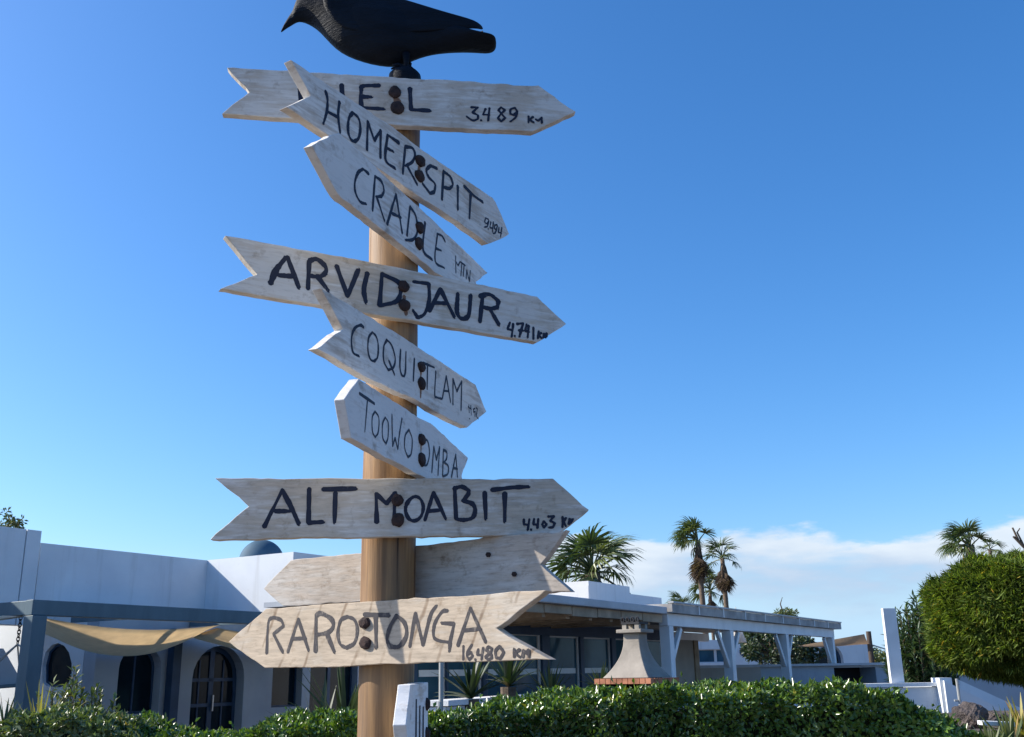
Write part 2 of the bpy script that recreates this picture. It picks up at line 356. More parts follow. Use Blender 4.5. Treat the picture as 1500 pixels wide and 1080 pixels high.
def strokes(F, crop, sets, out0):
    """brush strokes (polylines in crop coordinates with a width) laid on the board's face as thin raised ribbons"""
    ox, oy, scl = crop; mb = MB(); k = 0
    for w, lines in sets:
        for ln in lines:
            for sg in split_corners(ln):
                pp = [np.array(F.px(ox+x/scl, oy+y/scl)) for x, y in sg]
                # width in metres at the stroke's place
                c0 = np.array(F.px(ox+sg[0][0]/scl, oy+sg[0][1]/scl)); c1 = np.array(F.px(ox+sg[0][0]/scl, oy+(sg[0][1]+w)/scl)); wm_ = np.linalg.norm(c1-c0)
                q = catmull(pp, 7); nq = len(q); lv, rv = [], []
                ph = random.random()*6; oz = out0+.00035+.00004*(k % 40); k += 1
                for i in range(nq):
                    d = q[min(i+1, nq-1)]-q[max(i-1, 0)]; d = d/(np.linalg.norm(d)+1e-9); nn = np.array((-d[1], d[0]))
                    hw = wm_*.56*(1+.13*math.sin(i*.55+ph)+random.uniform(-.11, .11))*(1.06-.22*i/nq)
                    lv.append(q[i]+nn*hw*(1+random.uniform(-.06, .06))); rv.append(q[i]-nn*hw)
                d0 = q[0]-q[1]; d0 = d0/(np.linalg.norm(d0)+1e-9); d1 = q[-1]-q[-2]; d1 = d1/(np.linalg.norm(d1)+1e-9)
                cap0 = [q[0]+d0*wm_*.42+np.array((-d0[1], d0[0]))*wm_*s for s in (-.22, .22)]
                cap1 = [q[-1]+d1*wm_*.42+np.array((-d1[1], d1[0]))*wm_*s for s in (-.22, .22)]
                verts = []; faces = []
                for i in range(nq):
                    e = .0000012*i
                    verts.append(F.w(lv[i][0], lv[i][1], oz+e)); verts.append(F.w(rv[i][0], rv[i][1], oz+e))
                for i in range(nq-1): faces.append((2*i, 2*i+1, 2*i+3, 2*i+2))
                b0 = len(verts)
                for c in cap0: verts.append(F.w(c[0], c[1], oz))
                for c in cap1: verts.append(F.w(c[0], c[1], oz+.0000012*nq))
                faces.append((0, b0, b0+1, 1)); faces.append((2*nq-2, 2*nq-1, b0+3, b0+2) if True else ())
                mb.add(verts, faces)
    return mb
def resample(poly, step=.016, jit=.0007, rs=0):
    rd = random.Random(rs); o_ = []
    for i in range(len(poly)):
        a = np.array(poly[i]); b2 = np.array(poly[(i+1) % len(poly)]); L = np.linalg.norm(b2-a); k = max(1, int(L/step)); d = (b2-a)/max(L, 1e-9); nn = np.array((-d[1], d[0])); drift = 0
        for j in range(k):
            drift = .7*drift+rd.gauss(0, jit)
            if rd.random() < .03: drift += rd.choice((-1, 1))*jit*3.0
            o_.append(tuple(a+(b2-a)*j/k+(nn*drift if j else 0)))
    return o_
def arrow(yaw, zpx, poly, mat, label, texts, bolts, thick=.022, back=False, nuts=(), stains=(), holes=(), seed=1):
    z0 = at(zpx[0], zpx[1], PY).z; ax = axis(z0); F0 = Frame((ax.x, ax.y), R(yaw))
    off = (PR+thick+.001) if not back else -(PR+.001)
    F = F0.shifted(off)
    P = resample([F.px(x, y) for x, y in poly], rs=seed)
    mb = MB(); mb.extr(F, P, -thick, 0)
    mb.att['bl'] = [((Vector(v)-F.p).dot(F.u), (Vector(v)-F.p).dot(F.n), v[2]-z0) for v in mb.v]
    bd = mb.build('arrow_board', mat, sign, bevel=.0016); bd['label'] = label
    for nm, crop, sets in texts:
        o_ = strokes(F, crop, sets, 0).build(nm, M['inkold'] if mat is mraw else M['ink'], bd)
    for (x, y, rx, ry) in bolts:      # rusty bolt heads, px centre and radii
        s_, z_ = F.px(x, y); s2, _ = F.px(x+rx, y); _, z2 = F.px(x, y-ry); ra = abs(s2-s_); rb = abs(z2-z_); mb = MB(); n_ = 14
        hgt = .009; rings = []
        rd = random.Random(int(x*y))
        jit = [1+rd.uniform(-.10, .10) for _ in range(n_)]
        for rr_, hh in ((1.0, -.001), (1.0, .003), (.86, .0065), (.5, hgt)):
            rings.append([F.w(s_+math.cos(6.283*k/n_)*ra*rr_*jit[k], z_+math.sin(6.283*k/n_)*rb*rr_*jit[k], hh) for k in range(n_)])
        vs = [v for r_ in rings for v in r_]; fs = []
        for i in range(3):
            for k in range(n_): fs.append((i*n_+k, i*n_+(k+1) % n_, (i+1)*n_+(k+1) % n_, (i+1)*n_+k))
        fs.append(tuple(3*n_+k for k in range(n_))); mb.add(vs, fs); mb.build('bolt', M['rust'], bd)
    for (x, y, r_) in nuts:
        s_, z_ = F.px(x, y); s2, _ = F.px(x+r_, y); rr_ = abs(s2-s_); mb = MB()
        mb.tube([F.w(s_, z_, -.001), F.w(s_, z_, .005)], rr_, 6); mb.build('screw', M['rust'], bd)
    for ln in stains:
        mb = strokes(F, (0, 0, 1), [ln], -.00018); mb.build('rust_stain', M['ruststain'], bd)
    return bd, F
bmats = [boardmat('board_paint_%d' % i, pw, wd, bb, False, i*3.7, gd) for i, (pw, wd, bb, gd) in enumerate((
    ((.68, .655, .61), (.55, .48, .40), .03, .78), ((.73, .70, .655), (.52, .45, .38), .07, .8), ((.72, .70, .67), (.52, .46, .40), .10, .82), ((.70, .665, .61), (.57, .49, .39), .04, .78),
    ((.73, .705, .665), (.52, .45, .38), .09, .8), ((.72, .70, .675), (.53, .47, .41), .12, .84), ((.70, .67, .62), (.56, .49, .40), .02, .74)))]
mraw = boardmat('bare_board_cracked', (.62, .55, .46), (.56, .46, .35), -.05, True, 31, .66)
mback = boardmat('bare_board_back', (.60, .56, .51), (.52, .45, .38), 0, False, 17, .55)
C1 = (310, 80, 5.0); C2 = (600, 90, 6.0); C3 = (400, 80, 5.4); C4 = (550, 180, 5.4); C5 = (440, 190, 5.4); C6 = (560, 290, 7.5); C7 = (310, 330, 5.0); C8 = (560, 370, 5.357)
C9 = (450, 410, 5.4); C10 = (580, 490, 7.2); C11 = (480, 540, 6.3545); C12 = (300, 680, 5.0); C13 = (580, 680, 5.0); C14 = (330, 770, 4.91); C15 = (580, 770, 4.907)
arrow(7.6, (582, 148), [(332.4, 99), (789, 125), (843.7, 163.5), (779, 193), (600, 184.3), (386, 171), (325, 166.5), (365, 135)], bmats[0],
      'top white arrow board pointing right, reading KIEL 3.489', [
    ('painted_name', C1, [(26, [[(648, 250), (655, 420)], [(790, 240), (665, 335), (800, 425)], [(952, 222), (965, 420)], [(1228, 228), (1112, 232), (1096, 262), (1096, 370), (1120, 390), (1262, 400)], [(1110, 310), (1172, 312)], [(1452, 248), (1460, 405), (1600, 412)]])]),
    ('painted_distance', C2, [(17, [[(540, 405), (600, 405), (552, 450), (602, 475), (600, 508), (555, 520), (500, 485)], [(626, 518), (634, 522)], [(668, 418), (645, 468), (702, 472)], [(702, 412), (690, 525)],
        [(805, 405), (780, 430), (805, 458), (838, 432), (805, 405)], [(805, 460), (775, 500), (805, 530), (840, 500), (805, 460)], [(945, 440), (925, 410), (888, 425), (884, 462), (912, 475), (945, 440), (930, 495), (885, 532)],
        [(1045, 485), (1045, 540)], [(1085, 490), (1052, 515), (1092, 540)], [(1108, 512), (1130, 525), (1160, 495), (1162, 545)]])])],
      [(579, 136, 9.5, 9), (582, 158.5, 10, 9.5)], stains=[(8, [[(580, 146), (584, 151)]])], seed=1)
arrow(57.5, (605, 250), [(426, 87.4), (470, 117), (576, 186), (615, 217), (722, 290), (726, 296), (746, 343), (715, 357.5), (679, 331), (587, 269), (480, 198), (419.4, 157), (455.6, 140.7)], bmats[1],
      'slanting white arrow board reading HOMER SPIT, pointing away to the right', [
    ('painted_name', C3, [(25, [[(415, 290), (430, 360), (424, 450), (397, 550)], [(425, 450), (512, 497)], [(525, 375), (514, 480), (530, 622)], [(630, 460), (600, 505), (592, 600), (612, 668), (642, 690), (676, 660), (690, 580), (675, 505), (630, 460)],
        [(742, 755), (748, 530), (800, 680), (850, 600), (848, 818)], [(995, 700), (905, 637), (888, 830), (965, 903)], [(892, 738), (950, 768)]])]),
    ('painted_name', C4, [(24, [[(215, 402), (235, 190), (290, 200), (312, 250), (290, 310), (235, 342)], [(255, 350), (330, 490)], [(485, 362), (435, 340), (402, 375), (420, 430), (470, 485), (465, 548), (432, 560), (370, 480)],
        [(525, 608), (537, 385), (590, 428), (610, 490), (585, 522), (537, 510)], [(650, 500), (650, 688)], [(700, 502), (775, 575), (848, 628)], [(752, 555), (742, 756)]])]),
    ('painted_distance', C4, [(12, [[(893, 765), (872, 752), (864, 785), (882, 802), (896, 775), (885, 818), (862, 826)], [(890, 838), (893, 842)], [(912, 785), (904, 828), (926, 836)], [(932, 785), (924, 865)], [(962, 808), (944, 808), (938, 838), (955, 845), (964, 815), (948, 868), (930, 876)], [(977, 828), (970, 866), (996, 874)], [(998, 830), (988, 905)]])])],
      [(614.8, 236, 6.6, 8.5), (614, 258, 6.4, 8.5)], seed=2, stains=[(6, [[(614, 246), (613.5, 250)]])])
arrow(66, (600, 340), [(457, 213.5), (497, 195), (625, 314.5), (714.8, 400), (697, 413), (714, 452), (642.7, 402), (580, 352), (495.6, 285)], bmats[2],
      'slanting white arrow board reading CRADLE MTN, with its point toward the left', [
    ('painted_name', C5, [(24, [[(540, 350), (495, 312), (455, 342), (430, 420), (436, 500), (472, 570), (520, 588)], [(570, 640), (590, 370), (640, 410), (660, 480), (642, 528), (597, 532)], [(605, 540), (665, 722)], [(685, 750), (755, 512), (805, 820)], [(725, 665), (795, 695)],
        [(842, 838), (866, 612), (910, 680), (925, 800), (892, 868), (830, 875)], [(985, 735), (970, 950), (1042, 1030)]])]),
    ('painted_name', C6, [(26, [[(690, 480), (655, 420), (605, 395), (580, 690), (682, 772)], [(585, 555), (647, 580)]]), (17, [[(805, 640), (808, 825)], [(808, 700), (830, 745), (852, 705)], [(850, 700), (912, 745)], [(872, 722), (862, 858)], [(897, 745), (888, 862)], [(920, 890), (926, 795), (955, 918), (966, 800)]])])],
      [(614, 333.5, 5.2, 8.5), (613, 357, 5.2, 9)], seed=3)
arrow(30.3, (590, 430), [(330, 345), (540, 383.5), (700, 416.5), (786.8, 434.4), (829.7, 474.5), (787, 501.5), (560, 463), (323, 423), (377, 402)], bmats[3],
      'long white arrow board pointing right, reading ARVIDJAUR 4.741 km', [
    ('painted_name', C7, [(40, [[(432, 425), (472, 330), (545, 235)]]), (32, [[(555, 235), (640, 460)], [(490, 367), (590, 375)], [(705, 465), (715, 262), (770, 250), (830, 300), (835, 345), (790, 378), (715, 370)], [(772, 372), (855, 482)], [(915, 300), (995, 520), (1075, 325)], [(1140, 352), (1115, 470), (1130, 568)],
        [(1230, 590), (1247, 358)], [(1247, 358), (1375, 425), (1382, 500), (1350, 560), (1235, 590)]])]),
    ('painted_name', C8, [(27, [[(245, 230), (365, 245), (367, 380), (332, 480), (280, 513), (240, 455)]]), (32, [[(370, 460), (455, 287), (565, 508)], [(397, 395), (512, 400)], [(592, 325), (585, 460), (610, 513), (650, 523), (680, 480), (692, 335)], [(765, 543), (787, 340)], [(765, 345), (840, 330), (910, 380), (903, 430), (850, 442), (790, 430)], [(845, 447), (915, 568)]]) ]),
    ('painted_distance', C8, [(19, [[(1002, 550), (982, 600), (1022, 612)], [(1027, 560), (1015, 663)], [(1038, 655), (1042, 659)], [(1055, 562), (1105, 556), (1075, 663)], [(1070, 612), (1108, 614)], [(1132, 565), (1120, 615), (1152, 622)], [(1148, 575), (1140, 668)], [(1185, 590), (1185, 680)], [(1227, 620), (1220, 675)], [(1247, 632), (1226, 648), (1250, 675)], [(1262, 670), (1267, 638), (1277, 668), (1287, 635), (1292, 660)]])])],
      [(591, 420, 8.2, 8.5), (592, 447, 8.5, 8.5)], seed=4, stains=[(5, [[(592, 434), (592, 439)], [(594, 455), (595, 461)]])])
arrow(67.5, (605, 545), [(470.4, 422), (548, 467.4), (610, 507), (696.7, 563.6), (712.8, 603.2), (684.5, 626.5), (666, 618), (609.9, 586), (550, 559.5), (464, 511), (502.8, 483)], bmats[4],
      'slanting white arrow board reading COQUITLAM with a notched tail', [
    ('painted_name', C9, [(24, [[(445, 375), (420, 360), (375, 385), (350, 460), (360, 570), (410, 605)]]), (20, [[(515, 415), (485, 460), (480, 560), (500, 630), (530, 645), (556, 610), (561, 520), (545, 450), (515, 415)], [(630, 475), (605, 530), (605, 640), (640, 715), (682, 690), (695, 620), (667, 520), (630, 475)], [(645, 640), (690, 752)],
        [(738, 555), (732, 680), (745, 750), (765, 765), (776, 720), (780, 570)], [(847, 625), (838, 800)]])]),
    ('painted_name', C10, [(24, [[(285, 300), (405, 350)], [(332, 310), (328, 580)], [(420, 390), (408, 630), (432, 665), (485, 680)], [(490, 670), (530, 440), (575, 715)], [(500, 595), (555, 600)], [(600, 740), (600, 470), (640, 600), (692, 495), (685, 800)]])]),
    ('painted_distance', C10, [(15, [[(768, 742), (772, 825)], [(788, 750), (794, 852)], [(760, 765), (795, 790)], [(832, 782), (814, 788), (818, 822), (835, 812), (832, 868)], [(842, 775), (858, 785), (848, 860), (868, 892)], [(773, 888), (777, 892)]])])],
      [(616.5, 538, 4.6, 8), (616.5, 562, 4.6, 9.5)], seed=5, stains=[(4.5, [[(616.5, 546), (616.3, 553)], [(616.3, 572), (616, 582)]])])
arrow(75, (605, 640), [(526, 555), (613.8, 612.2), (631, 620), (686, 671), (676.5, 697), (684, 738), (617, 697), (560, 667.5), (514.5, 642), (504.5, 585)], bmats[5],
      'short slanting white arrow board reading TOOWOOMBA, with its blunt point toward the left', [
    ('painted_name', C11, [(30, [[(295, 232), (435, 328)]]), (21, [[(370, 285), (345, 588)], [(440, 400), (414, 455), (415, 580), (440, 640), (470, 590), (475, 460), (440, 400)], [(535, 455), (510, 515), (510, 640), (540, 700), (560, 640), (562, 510), (535, 455)], [(597, 430), (602, 725)], [(604, 722), (626, 645), (650, 750)], [(690, 465), (674, 560), (660, 660), (652, 750)],
        [(755, 570), (720, 625), (715, 740), (745, 825), (776, 790), (785, 660), (755, 570)], [(890, 655), (930, 680), (946, 790), (925, 890), (890, 905)], [(968, 965), (986, 725), (1010, 850), (1040, 730), (1025, 993)], [(1068, 1000), (1075, 757)], [(1075, 757), (1106, 780), (1105, 838), (1080, 872), (1120, 910), (1115, 980), (1070, 1005)], [(1150, 1010), (1190, 800), (1206, 1010)], [(1165, 925), (1206, 935)]])])],
      [(616.6, 644, 4.2, 8), (616.6, 673, 4.2, 10.5)], seed=6, stains=[(4.5, [[(616.6, 652), (616.6, 662)]])])
arrow(3.0, (570, 742), [(314.4, 700.4), (560, 701), (810, 701), (863, 747), (816, 783), (606, 786), (307.6, 790.5), (364, 742)], bmats[6],
      'level white arrow board pointing right, reading ALT MOABIT 4.403 km', [
    ('painted_name', C12, [(28, [[(435, 460), (568, 190)], [(515, 345), (625, 345)], [(957, 210), (950, 430)], [(1260, 428), (1255, 217), (1330, 290), (1395, 207)], [(1392, 210), (1385, 440)]]), (32, [[(568, 190), (640, 330), (690, 440)], [(765, 182), (760, 430), (868, 424)], [(867, 185), (1108, 180)]])]),
    ('painted_name', C13, [(25, [[(130, 240), (85, 282), (70, 340), (95, 400), (140, 415), (185, 380), (200, 310), (175, 252), (130, 240)], [(212, 410), (275, 207), (365, 403)], [(240, 345), (330, 337)]]), (29, [[(430, 172), (440, 400)], [(425, 180), (480, 166), (532, 192), (528, 222), (490, 268)], [(490, 268), (560, 292), (580, 340), (560, 393), (500, 410), (440, 403)], [(650, 207), (658, 403)], [(702, 190), (850, 172), (973, 166)], [(797, 212), (797, 423)]])]),
    ('painted_distance', C13, [(18, [[(937, 405), (936, 440), (967, 446)], [(977, 405), (965, 484)], [(988, 478), (992, 482)], [(1012, 402), (1006, 440), (1037, 446)], [(1042, 402), (1036, 470)], [(1085, 420), (1070, 442), (1085, 465), (1102, 442), (1085, 420)], [(1115, 385), (1157, 381), (1130, 415), (1162, 432), (1150, 460), (1120, 466)], [(1220, 387), (1220, 463)], [(1245, 395), (1226, 425), (1245, 455)], [(1266, 440), (1271, 402), (1281, 430), (1295, 402)]])])],
      [(582, 733, 9, 9.5), (583, 762, 9.5, 10.5)], seed=7)
arrow(-28, (568, 845), [(386, 862.7), (425.7, 821), (528.6, 810.7), (608.5, 799.5), (829.6, 776), (792, 827), (836.8, 866.8), (640, 877), (414.5, 887.7)], mback,
      'blank grey arrow board fixed behind the pole, pointing left', [], [], back=True, nuts=[(716, 812.8, 3.4), (754, 841.3, 3.4)], seed=8)
arrow(-34, (560, 925), [(334.5, 940), (389, 892), (529.6, 882), (660.5, 874), (799.5, 864.8), (727, 920.5), (806, 966.5), (600, 972.5), (388, 978.5)], mraw,
      'bare cracked arrow board pointing left, reading RAROTONGA 16.480 km', [
    ('painted_name', C14, [(25, [[(298, 918), (310, 700), (345, 660), (400, 680), (420, 722), (347, 780)], [(350, 785), (415, 912)], [(450, 910), (525, 672), (600, 900)], [(480, 815), (580, 810)], [(880, 655), (830, 682), (810, 770), (825, 850), (870, 880), (930, 842), (950, 752), (930, 680), (880, 655)]]),
        (31, [[(650, 905), (653, 650)], [(653, 645), (690, 632), (760, 670), (777, 722), (740, 768), (657, 785)], [(732, 782), (785, 910)], [(1000, 640), (1180, 645)], [(1082, 662), (1085, 878)], [(1235, 648), (1190, 722), (1165, 810), (1182, 868), (1250, 870), (1302, 790), (1290, 702), (1235, 648)]])]),
    ('painted_name', C15, [(30, [[(100, 868), (140, 632), (195, 858), (247, 650), (290, 577)]]), (25, [[(370, 612), (330, 622), (280, 702), (270, 790), (302, 825), (388, 840), (418, 707), (327, 701)], [(390, 842), (384, 903)], [(445, 863), (535, 592), (645, 838)], [(485, 755), (610, 741)]])]),
    ('painted_distance', C15, [(20, [[(485, 867), (484, 963)], [(546, 857), (510, 922), (526, 964), (552, 940), (540, 910), (514, 930)], [(570, 962), (574, 967)], [(592, 890), (584, 927), (620, 932)], [(627, 880), (615, 963)], [(665, 870), (648, 893), (682, 922), (690, 950), (662, 965), (643, 945), (680, 910), (690, 884), (665, 870)], [(745, 866), (715, 902), (720, 950), (750, 955), (775, 910), (745, 866)], [(850, 886), (850, 945)], [(890, 890), (856, 915), (890, 945)], [(910, 945), (916, 896), (935, 920), (955, 892), (956, 945)]])])],
      [(534.6, 912.5, 8, 8.5), (535.7, 942, 8.5, 9.5)], thick=.024, seed=9)
# low board that points at the viewer
z0 = 1.5; ax = axis(z0); F0 = Frame((ax.x, ax.y), R(86.5)); F = F0.shifted(PR+.026)
hz = at(600, 1062, 1.95).z
L0 = -.255; L1 = .03; hz = at(598, 1062, PY+L0).z; top = at(601, 1003, PY+L0+.05).z; hh = top-hz
mb = MB(); P = resample([(L0, hz), (L0+.05, top), (L1, top+.002), (L1, hz-hh), (L0+.05, hz-hh)], rs=10); mb.extr(F, P, -.026, 0)
mb.att['bl'] = [((Vector(v)-F.p).dot(F.u), (Vector(v)-F.p).dot(F.n), v[2]-hz) for v in mb.v]
bd = mb.build('arrow_board', boardmat('chalky_white_board', (.80, .80, .79), (.62, .56, .49), .10, False, 5.5, .86), sign, bevel=.0016); bd['label'] = 'lowest white arrow board seen end-on beside the pole'
mb = MB()
for i, s_ in enumerate(np.linspace(L0+.12, L1-.07, 3)):
    z_ = hz+random.uniform(-.01, .01); h_ = hh*.5; w_ = .011; oz = .0004+i*.00003
    mb.add([F.w(s_-w_, z_-h_, oz), F.w(s_+w_, z_-h_, oz), F.w(s_+w_*.8, z_+h_, oz), F.w(s_-w_*.8, z_+h_, oz)], [(0, 1, 2, 3)])
mb.build('painted_name', M['ink'], bd)
for zz_ in (.03, -.03):
    mb = MB(); p = F.w(.005, hz+zz_, -.002); mb.tube([p, p+F.n*.005, p+F.n*.010], [.014, .013, .008], 12); mb.build('bolt', M['rust'], bd)

# ------------------------------------------------------------------ crow on top
CY = PY
kz = at(592, 108, CY)
crow = thing('crow_figure', (kz.x, kz.y, kz.z), 'black plastic crow figure facing left on top of the signpost', 'bird figure')
st = [(411.5, 46.5, 48, .002), (414, 40, 46.5, .005), (419, 31, 42.5, .008), (426, 20, 38.5, .010), (430, 14, 36, .012), (433, 4, 34, .019), (438, -5, 32, .026), (446, -14, 33.5, .032), (457, -20, 38.5, .037), (470, -22, 48, .042), (485, -22, 66, .049), (500, -20, 79, .056), (520, -18, 88.5, .061), (545, -14, 96, .063), (568, -9, 99.5, .062), (586, -3, 99, .058), (600, 3, 92, .052), (614, 10, 86, .046), (632, 20, 81, .042), (652, 30, 78.5, .042), (680, 40, 77.5, .046), (704, 48.5, 77, .048), (717, 52, 76, .045), (724, 55, 72, .036), (727, 59, 67, .018)]
mb = MB(); nseg = 28; rings = []
TAN = .66
for x, ty, by, hw in st:
    a = at(x, ty, CY); b_ = at(x, by, CY); c = (a+b_)/2; h = (a.z-b_.z)/2
    az = math.sqrt(max(h*h-(hw*TAN)**2, (.30*h)**2))
    rings.append([Vector((c.x, c.y+math.sin(2*math.pi*k/nseg)*hw, c.z+math.cos(2*math.pi*k/nseg)*az)) for k in range(nseg)])
b0 = 0
for r_ in rings: mb.v += [tuple(q) for q in r_]
for i in range(len(rings)-1):
    for k in range(nseg): mb.f.append((i*nseg+k, i*nseg+(k+1) % nseg, (i+1)*nseg+(k+1) % nseg, (i+1)*nseg+k))
mb.f.append(tuple(range(nseg))); mb.f.append(tuple((len(rings)-1)*nseg+k for k in range(nseg)))
mb.build('body', M['crow'], crow, smooth=True, subd=1)
wing = [(478, -8, 22), (495, -14, 50), (520, -15, 62), (550, -12, 66), (580, -4, 64), (610, 6, 60), (640, 16.5, 56), (665, 24.5, 52), (688, 31, 49.5), (701, 36, 48), (708, 41, 45.5)]
for sgn in (-1, 1):
    mb = MB(); rings = []
    for i, (x, ty, by) in enumerate(wing):
        f = i/(len(wing)-1); off = sgn*(.050*(1-f)**.35+.006); th = .009*(1-.6*f)
        # compensate the sideways offset so that the wing stays on the body's flank
        a = at(x, ty, CY); b_ = at(x, by, CY); c = (a+b_)/2; h = (a.z-b_.z)/2*.80
        c.z += off*TAN*(.55 if sgn < 0 else .2) if sgn < 0 else -off*.12
        rings.append([Vector((c.x, c.y+off+math.sin(2*math.pi*k/16)*th, c.z+math.cos(2*math.pi*k/16)*h)) for k in range(16)])
    for r_ in rings: mb.v += [tuple(q) for q in r_]
    for i in range(len(rings)-1):
        for k in range(16): mb.f.append((i*16+k, i*16+(k+1) % 16, (i+1)*16+(k+1) % 16, (i+1)*16+k))
    mb.f.append(tuple(range(16))); mb.f.append(tuple((len(rings)-1)*16+k for k in range(16)))
    mb.build('wing', M['crow'], crow, smooth=True, subd=1)
for dy in (-.022, .022):
    mb = MB(); a = at(596, 86, CY); f_ = at(594, 107, CY)
    mb.tube([(a.x, CY+dy, a.z), (f_.x+.004, CY+dy, f_.z+.012), (f_.x, CY+dy, f_.z-.004)], [.011, .006, .006], 8)
    for tx, ty_ in ((-.035, 0), (-.028, -.018), (-.028, .018), (.022, 0)): mb.tube([(f_.x, CY+dy, f_.z+.002), (f_.x+tx*.6, CY+dy+ty_*.6, f_.z+.004), (f_.x+tx, CY+dy+ty_, f_.z-.002)], [.005, .0045, .002], 6)
    mb.build('foot', M['crow'], crow, smooth=True)
    mb = MB(); e = at(443, 6, CY); mb.lathe((e.x, CY+(-.0265 if dy < 0 else .0265)-.0, e.z), [(.001, -.005), (.004, -.003), (.005, 0), (.004, .003), (.001, .005)], 10); mb.build('eye', M['soot'], crow, smooth=True)
mb = MB(); c = at(593, 112, CY); r0 = (at(617, 112, CY).x-at(569, 112, CY).x)/2
mb.lathe((c.x, CY, c.z), [(r0*.9, -.085), (r0, -.014), (r0*.97, .0), (r0*.8, .009), (r0*.45, .014), (r0*.05, .016)], 24); mb.build('stand', M['crow'], crow, smooth=True)
# ------------------------------------------------------------------ left white house with arches
PSI = R(59)
p1 = at(50, 940, 13.6); FP = Frame(p1, PSI)                       # line of the blue-grey pergola's front beam
FH = FP.shifted(-2.3)                                              # lower facade
FU = FH.shifted(-1.2)                                              # upper wall set back
def arch(s0, s1, z0, zs, zt, n=12):
    c = (s0+s1)/2; r = (s1-s0)/2
    return [(s0, z0), (s1, z0), (s1, zs)]+[(c+r*math.cos(math.pi*k/n), zs+(zt-zs)*math.sin(math.pi*k/n)) for k in range(1, n)]+[(s0, zs)]
house = thing('white_house', FH.w(FH.px(300, 1000)[0], 0), 'white flat-roofed house with arched openings and a blue dome', 'house')
sL = FH.px(137, 1000)[0]; sR = FH.px(560, 1000)[0]; zL = FP.px(385, 893)[1]+.12
w0 = FH.px(168, 1048); w1 = FH.px(231, 1048); wt = FH.px(200, 946)[1]
a1 = arch(w0[0], w1[0], w0[1], wt-(w1[0]-w0[0])*.42, wt)
d0 = FH.px(277, 1060)[0]; d1 = FH.px(354, 1060)[0]; dt = FH.px(318, 946)[1]
a2 = arch(d0, d1, .02, dt-(d1-d0)*.46, dt)
q0 = FH.px(397, 1037); q1 = FH.px(441, 1037); qt = FH.px(420, 972)[1]
rq = [(q0[0], q0[1]), (q1[0], q0[1]), (q1[0], qt), (q0[0], qt)]
g0 = FH.px(452, 1060)[0]; g1 = FH.px(522, 1060)[0]
rg = [(g0, .1), (g1, .1), (g1, qt), (g0, qt)]
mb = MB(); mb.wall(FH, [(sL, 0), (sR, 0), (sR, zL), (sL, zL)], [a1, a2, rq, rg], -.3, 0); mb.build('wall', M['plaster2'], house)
# side wall of the lower volume with an oval niche window
FS = Frame(FH.w(sL, 0, 0), PSI-R(90))
on = [FS.px(x, y) for x, y in [(62, 1000), (62, 975), (67, 955), (76, 945), (85, 942), (94, 946), (101, 956), (105, 972), (105, 990), (100, 1003), (85, 1008), (70, 1006)]]
on = on[::-1]
mb = MB(); sl_ = FS.px(-120, 1000)[0]; mb.wall(FS, [(sl_, 0), (-.31, 0), (-.31, zL), (sl_, zL)], [on], -.3, 0); mb.build('side_wall', M['plaster'], house)
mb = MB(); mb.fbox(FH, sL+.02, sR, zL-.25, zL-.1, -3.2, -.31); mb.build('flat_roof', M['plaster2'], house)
def opening(F, poly, parent, name, glass, dep=.2, fr=.06, bars=(), fmat=None):
    """frame ring and pane set back into an opening, with glazing bars (s or z positions)"""
    c = np.mean(np.array(poly), axis=0); inner = [tuple(c+(np.array(p)-c)*(1-fr/max(np.linalg.norm(np.array(p)-c), .1))) for p in poly]
    mb = MB(); mb.wall(F, poly, [inner], -dep-.05, -dep); fo = mb.build(name, fmat or M['navy'], parent)
    mb = MB(); mb.extr(F, inner, -dep-.035, -dep-.02); mb.build('pane', glass, fo)
    for (sa, za, sb, zb, w) in bars:
        mb = MB(); a = F.w(sa, za, -dep-.012); b_ = F.w(sb, zb, -dep-.012); mb.bar(a, b_, .03, w, F.n.cross((b_-a).normalized())); mb.build('glazing_bar', fmat or M['navy'], fo)
    return fo
M['houseglass'] = glassmat('house_glass', (.008, .018, .026), .08, .12)
opening(FH, a1, house, 'arched_window', M['houseglass'], .18, .05, [(w0[0]+(w1[0]-w0[0])*.52, w0[1], w0[0]+(w1[0]-w0[0])*.52, wt-.05, .035)])
dz = dt
dw = d1-d0
door = opening(FH, a2, house, 'arched_door', M['houseglass'], .2, .09, [(d0+dw*.5, .05, d0+dw*.5, dt-.06, .11)]+[(d0+.08, z, d1-.08, z, .06) for z in (.55, FH.px(315, 1033)[1], FH.px(315, 996)[1])]+[(d0+dw*k, .05, d0+dw*k, dt-.25, .03) for k in (.27, .73)])
mb = MB(); a = FH.w(d0+dw*.53, 1.0, -.17); mb.bar(a, a+Vector((0, 0, .28)), .03, .03, FH.n); mb.build('door_handle', M['metal'], door)
opening(FH, rq, house, 'window', M['houseglass'], .16, .05)
opening(FH, rg, house, 'glass_door', M['houseglass'], .16, .06, [((g0+g1)/2, .12, (g0+g1)/2, qt-.05, .09)])
opening(FS, on, house, 'oval_window', M['houseglass'], .07, .04)
v0 = FH.px(139, 953); v1 = FH.px(156, 937); mb = MB(); mb.fbox(FH, v0[0], v1[0], v0[1], v1[1], .002, .03); vo = mb.build('ventilation_grille', M['terracotta'], house)
for k in range(4):
    mb = MB(); sa = v0[0]+(v1[0]-v0[0])*(k+.5)/4; mb.fbox(FH, sa-.02, sa+.02, v0[1]+.03, v1[1]-.03, .031, .045); mb.build('slat', M['plaster2'], vo)
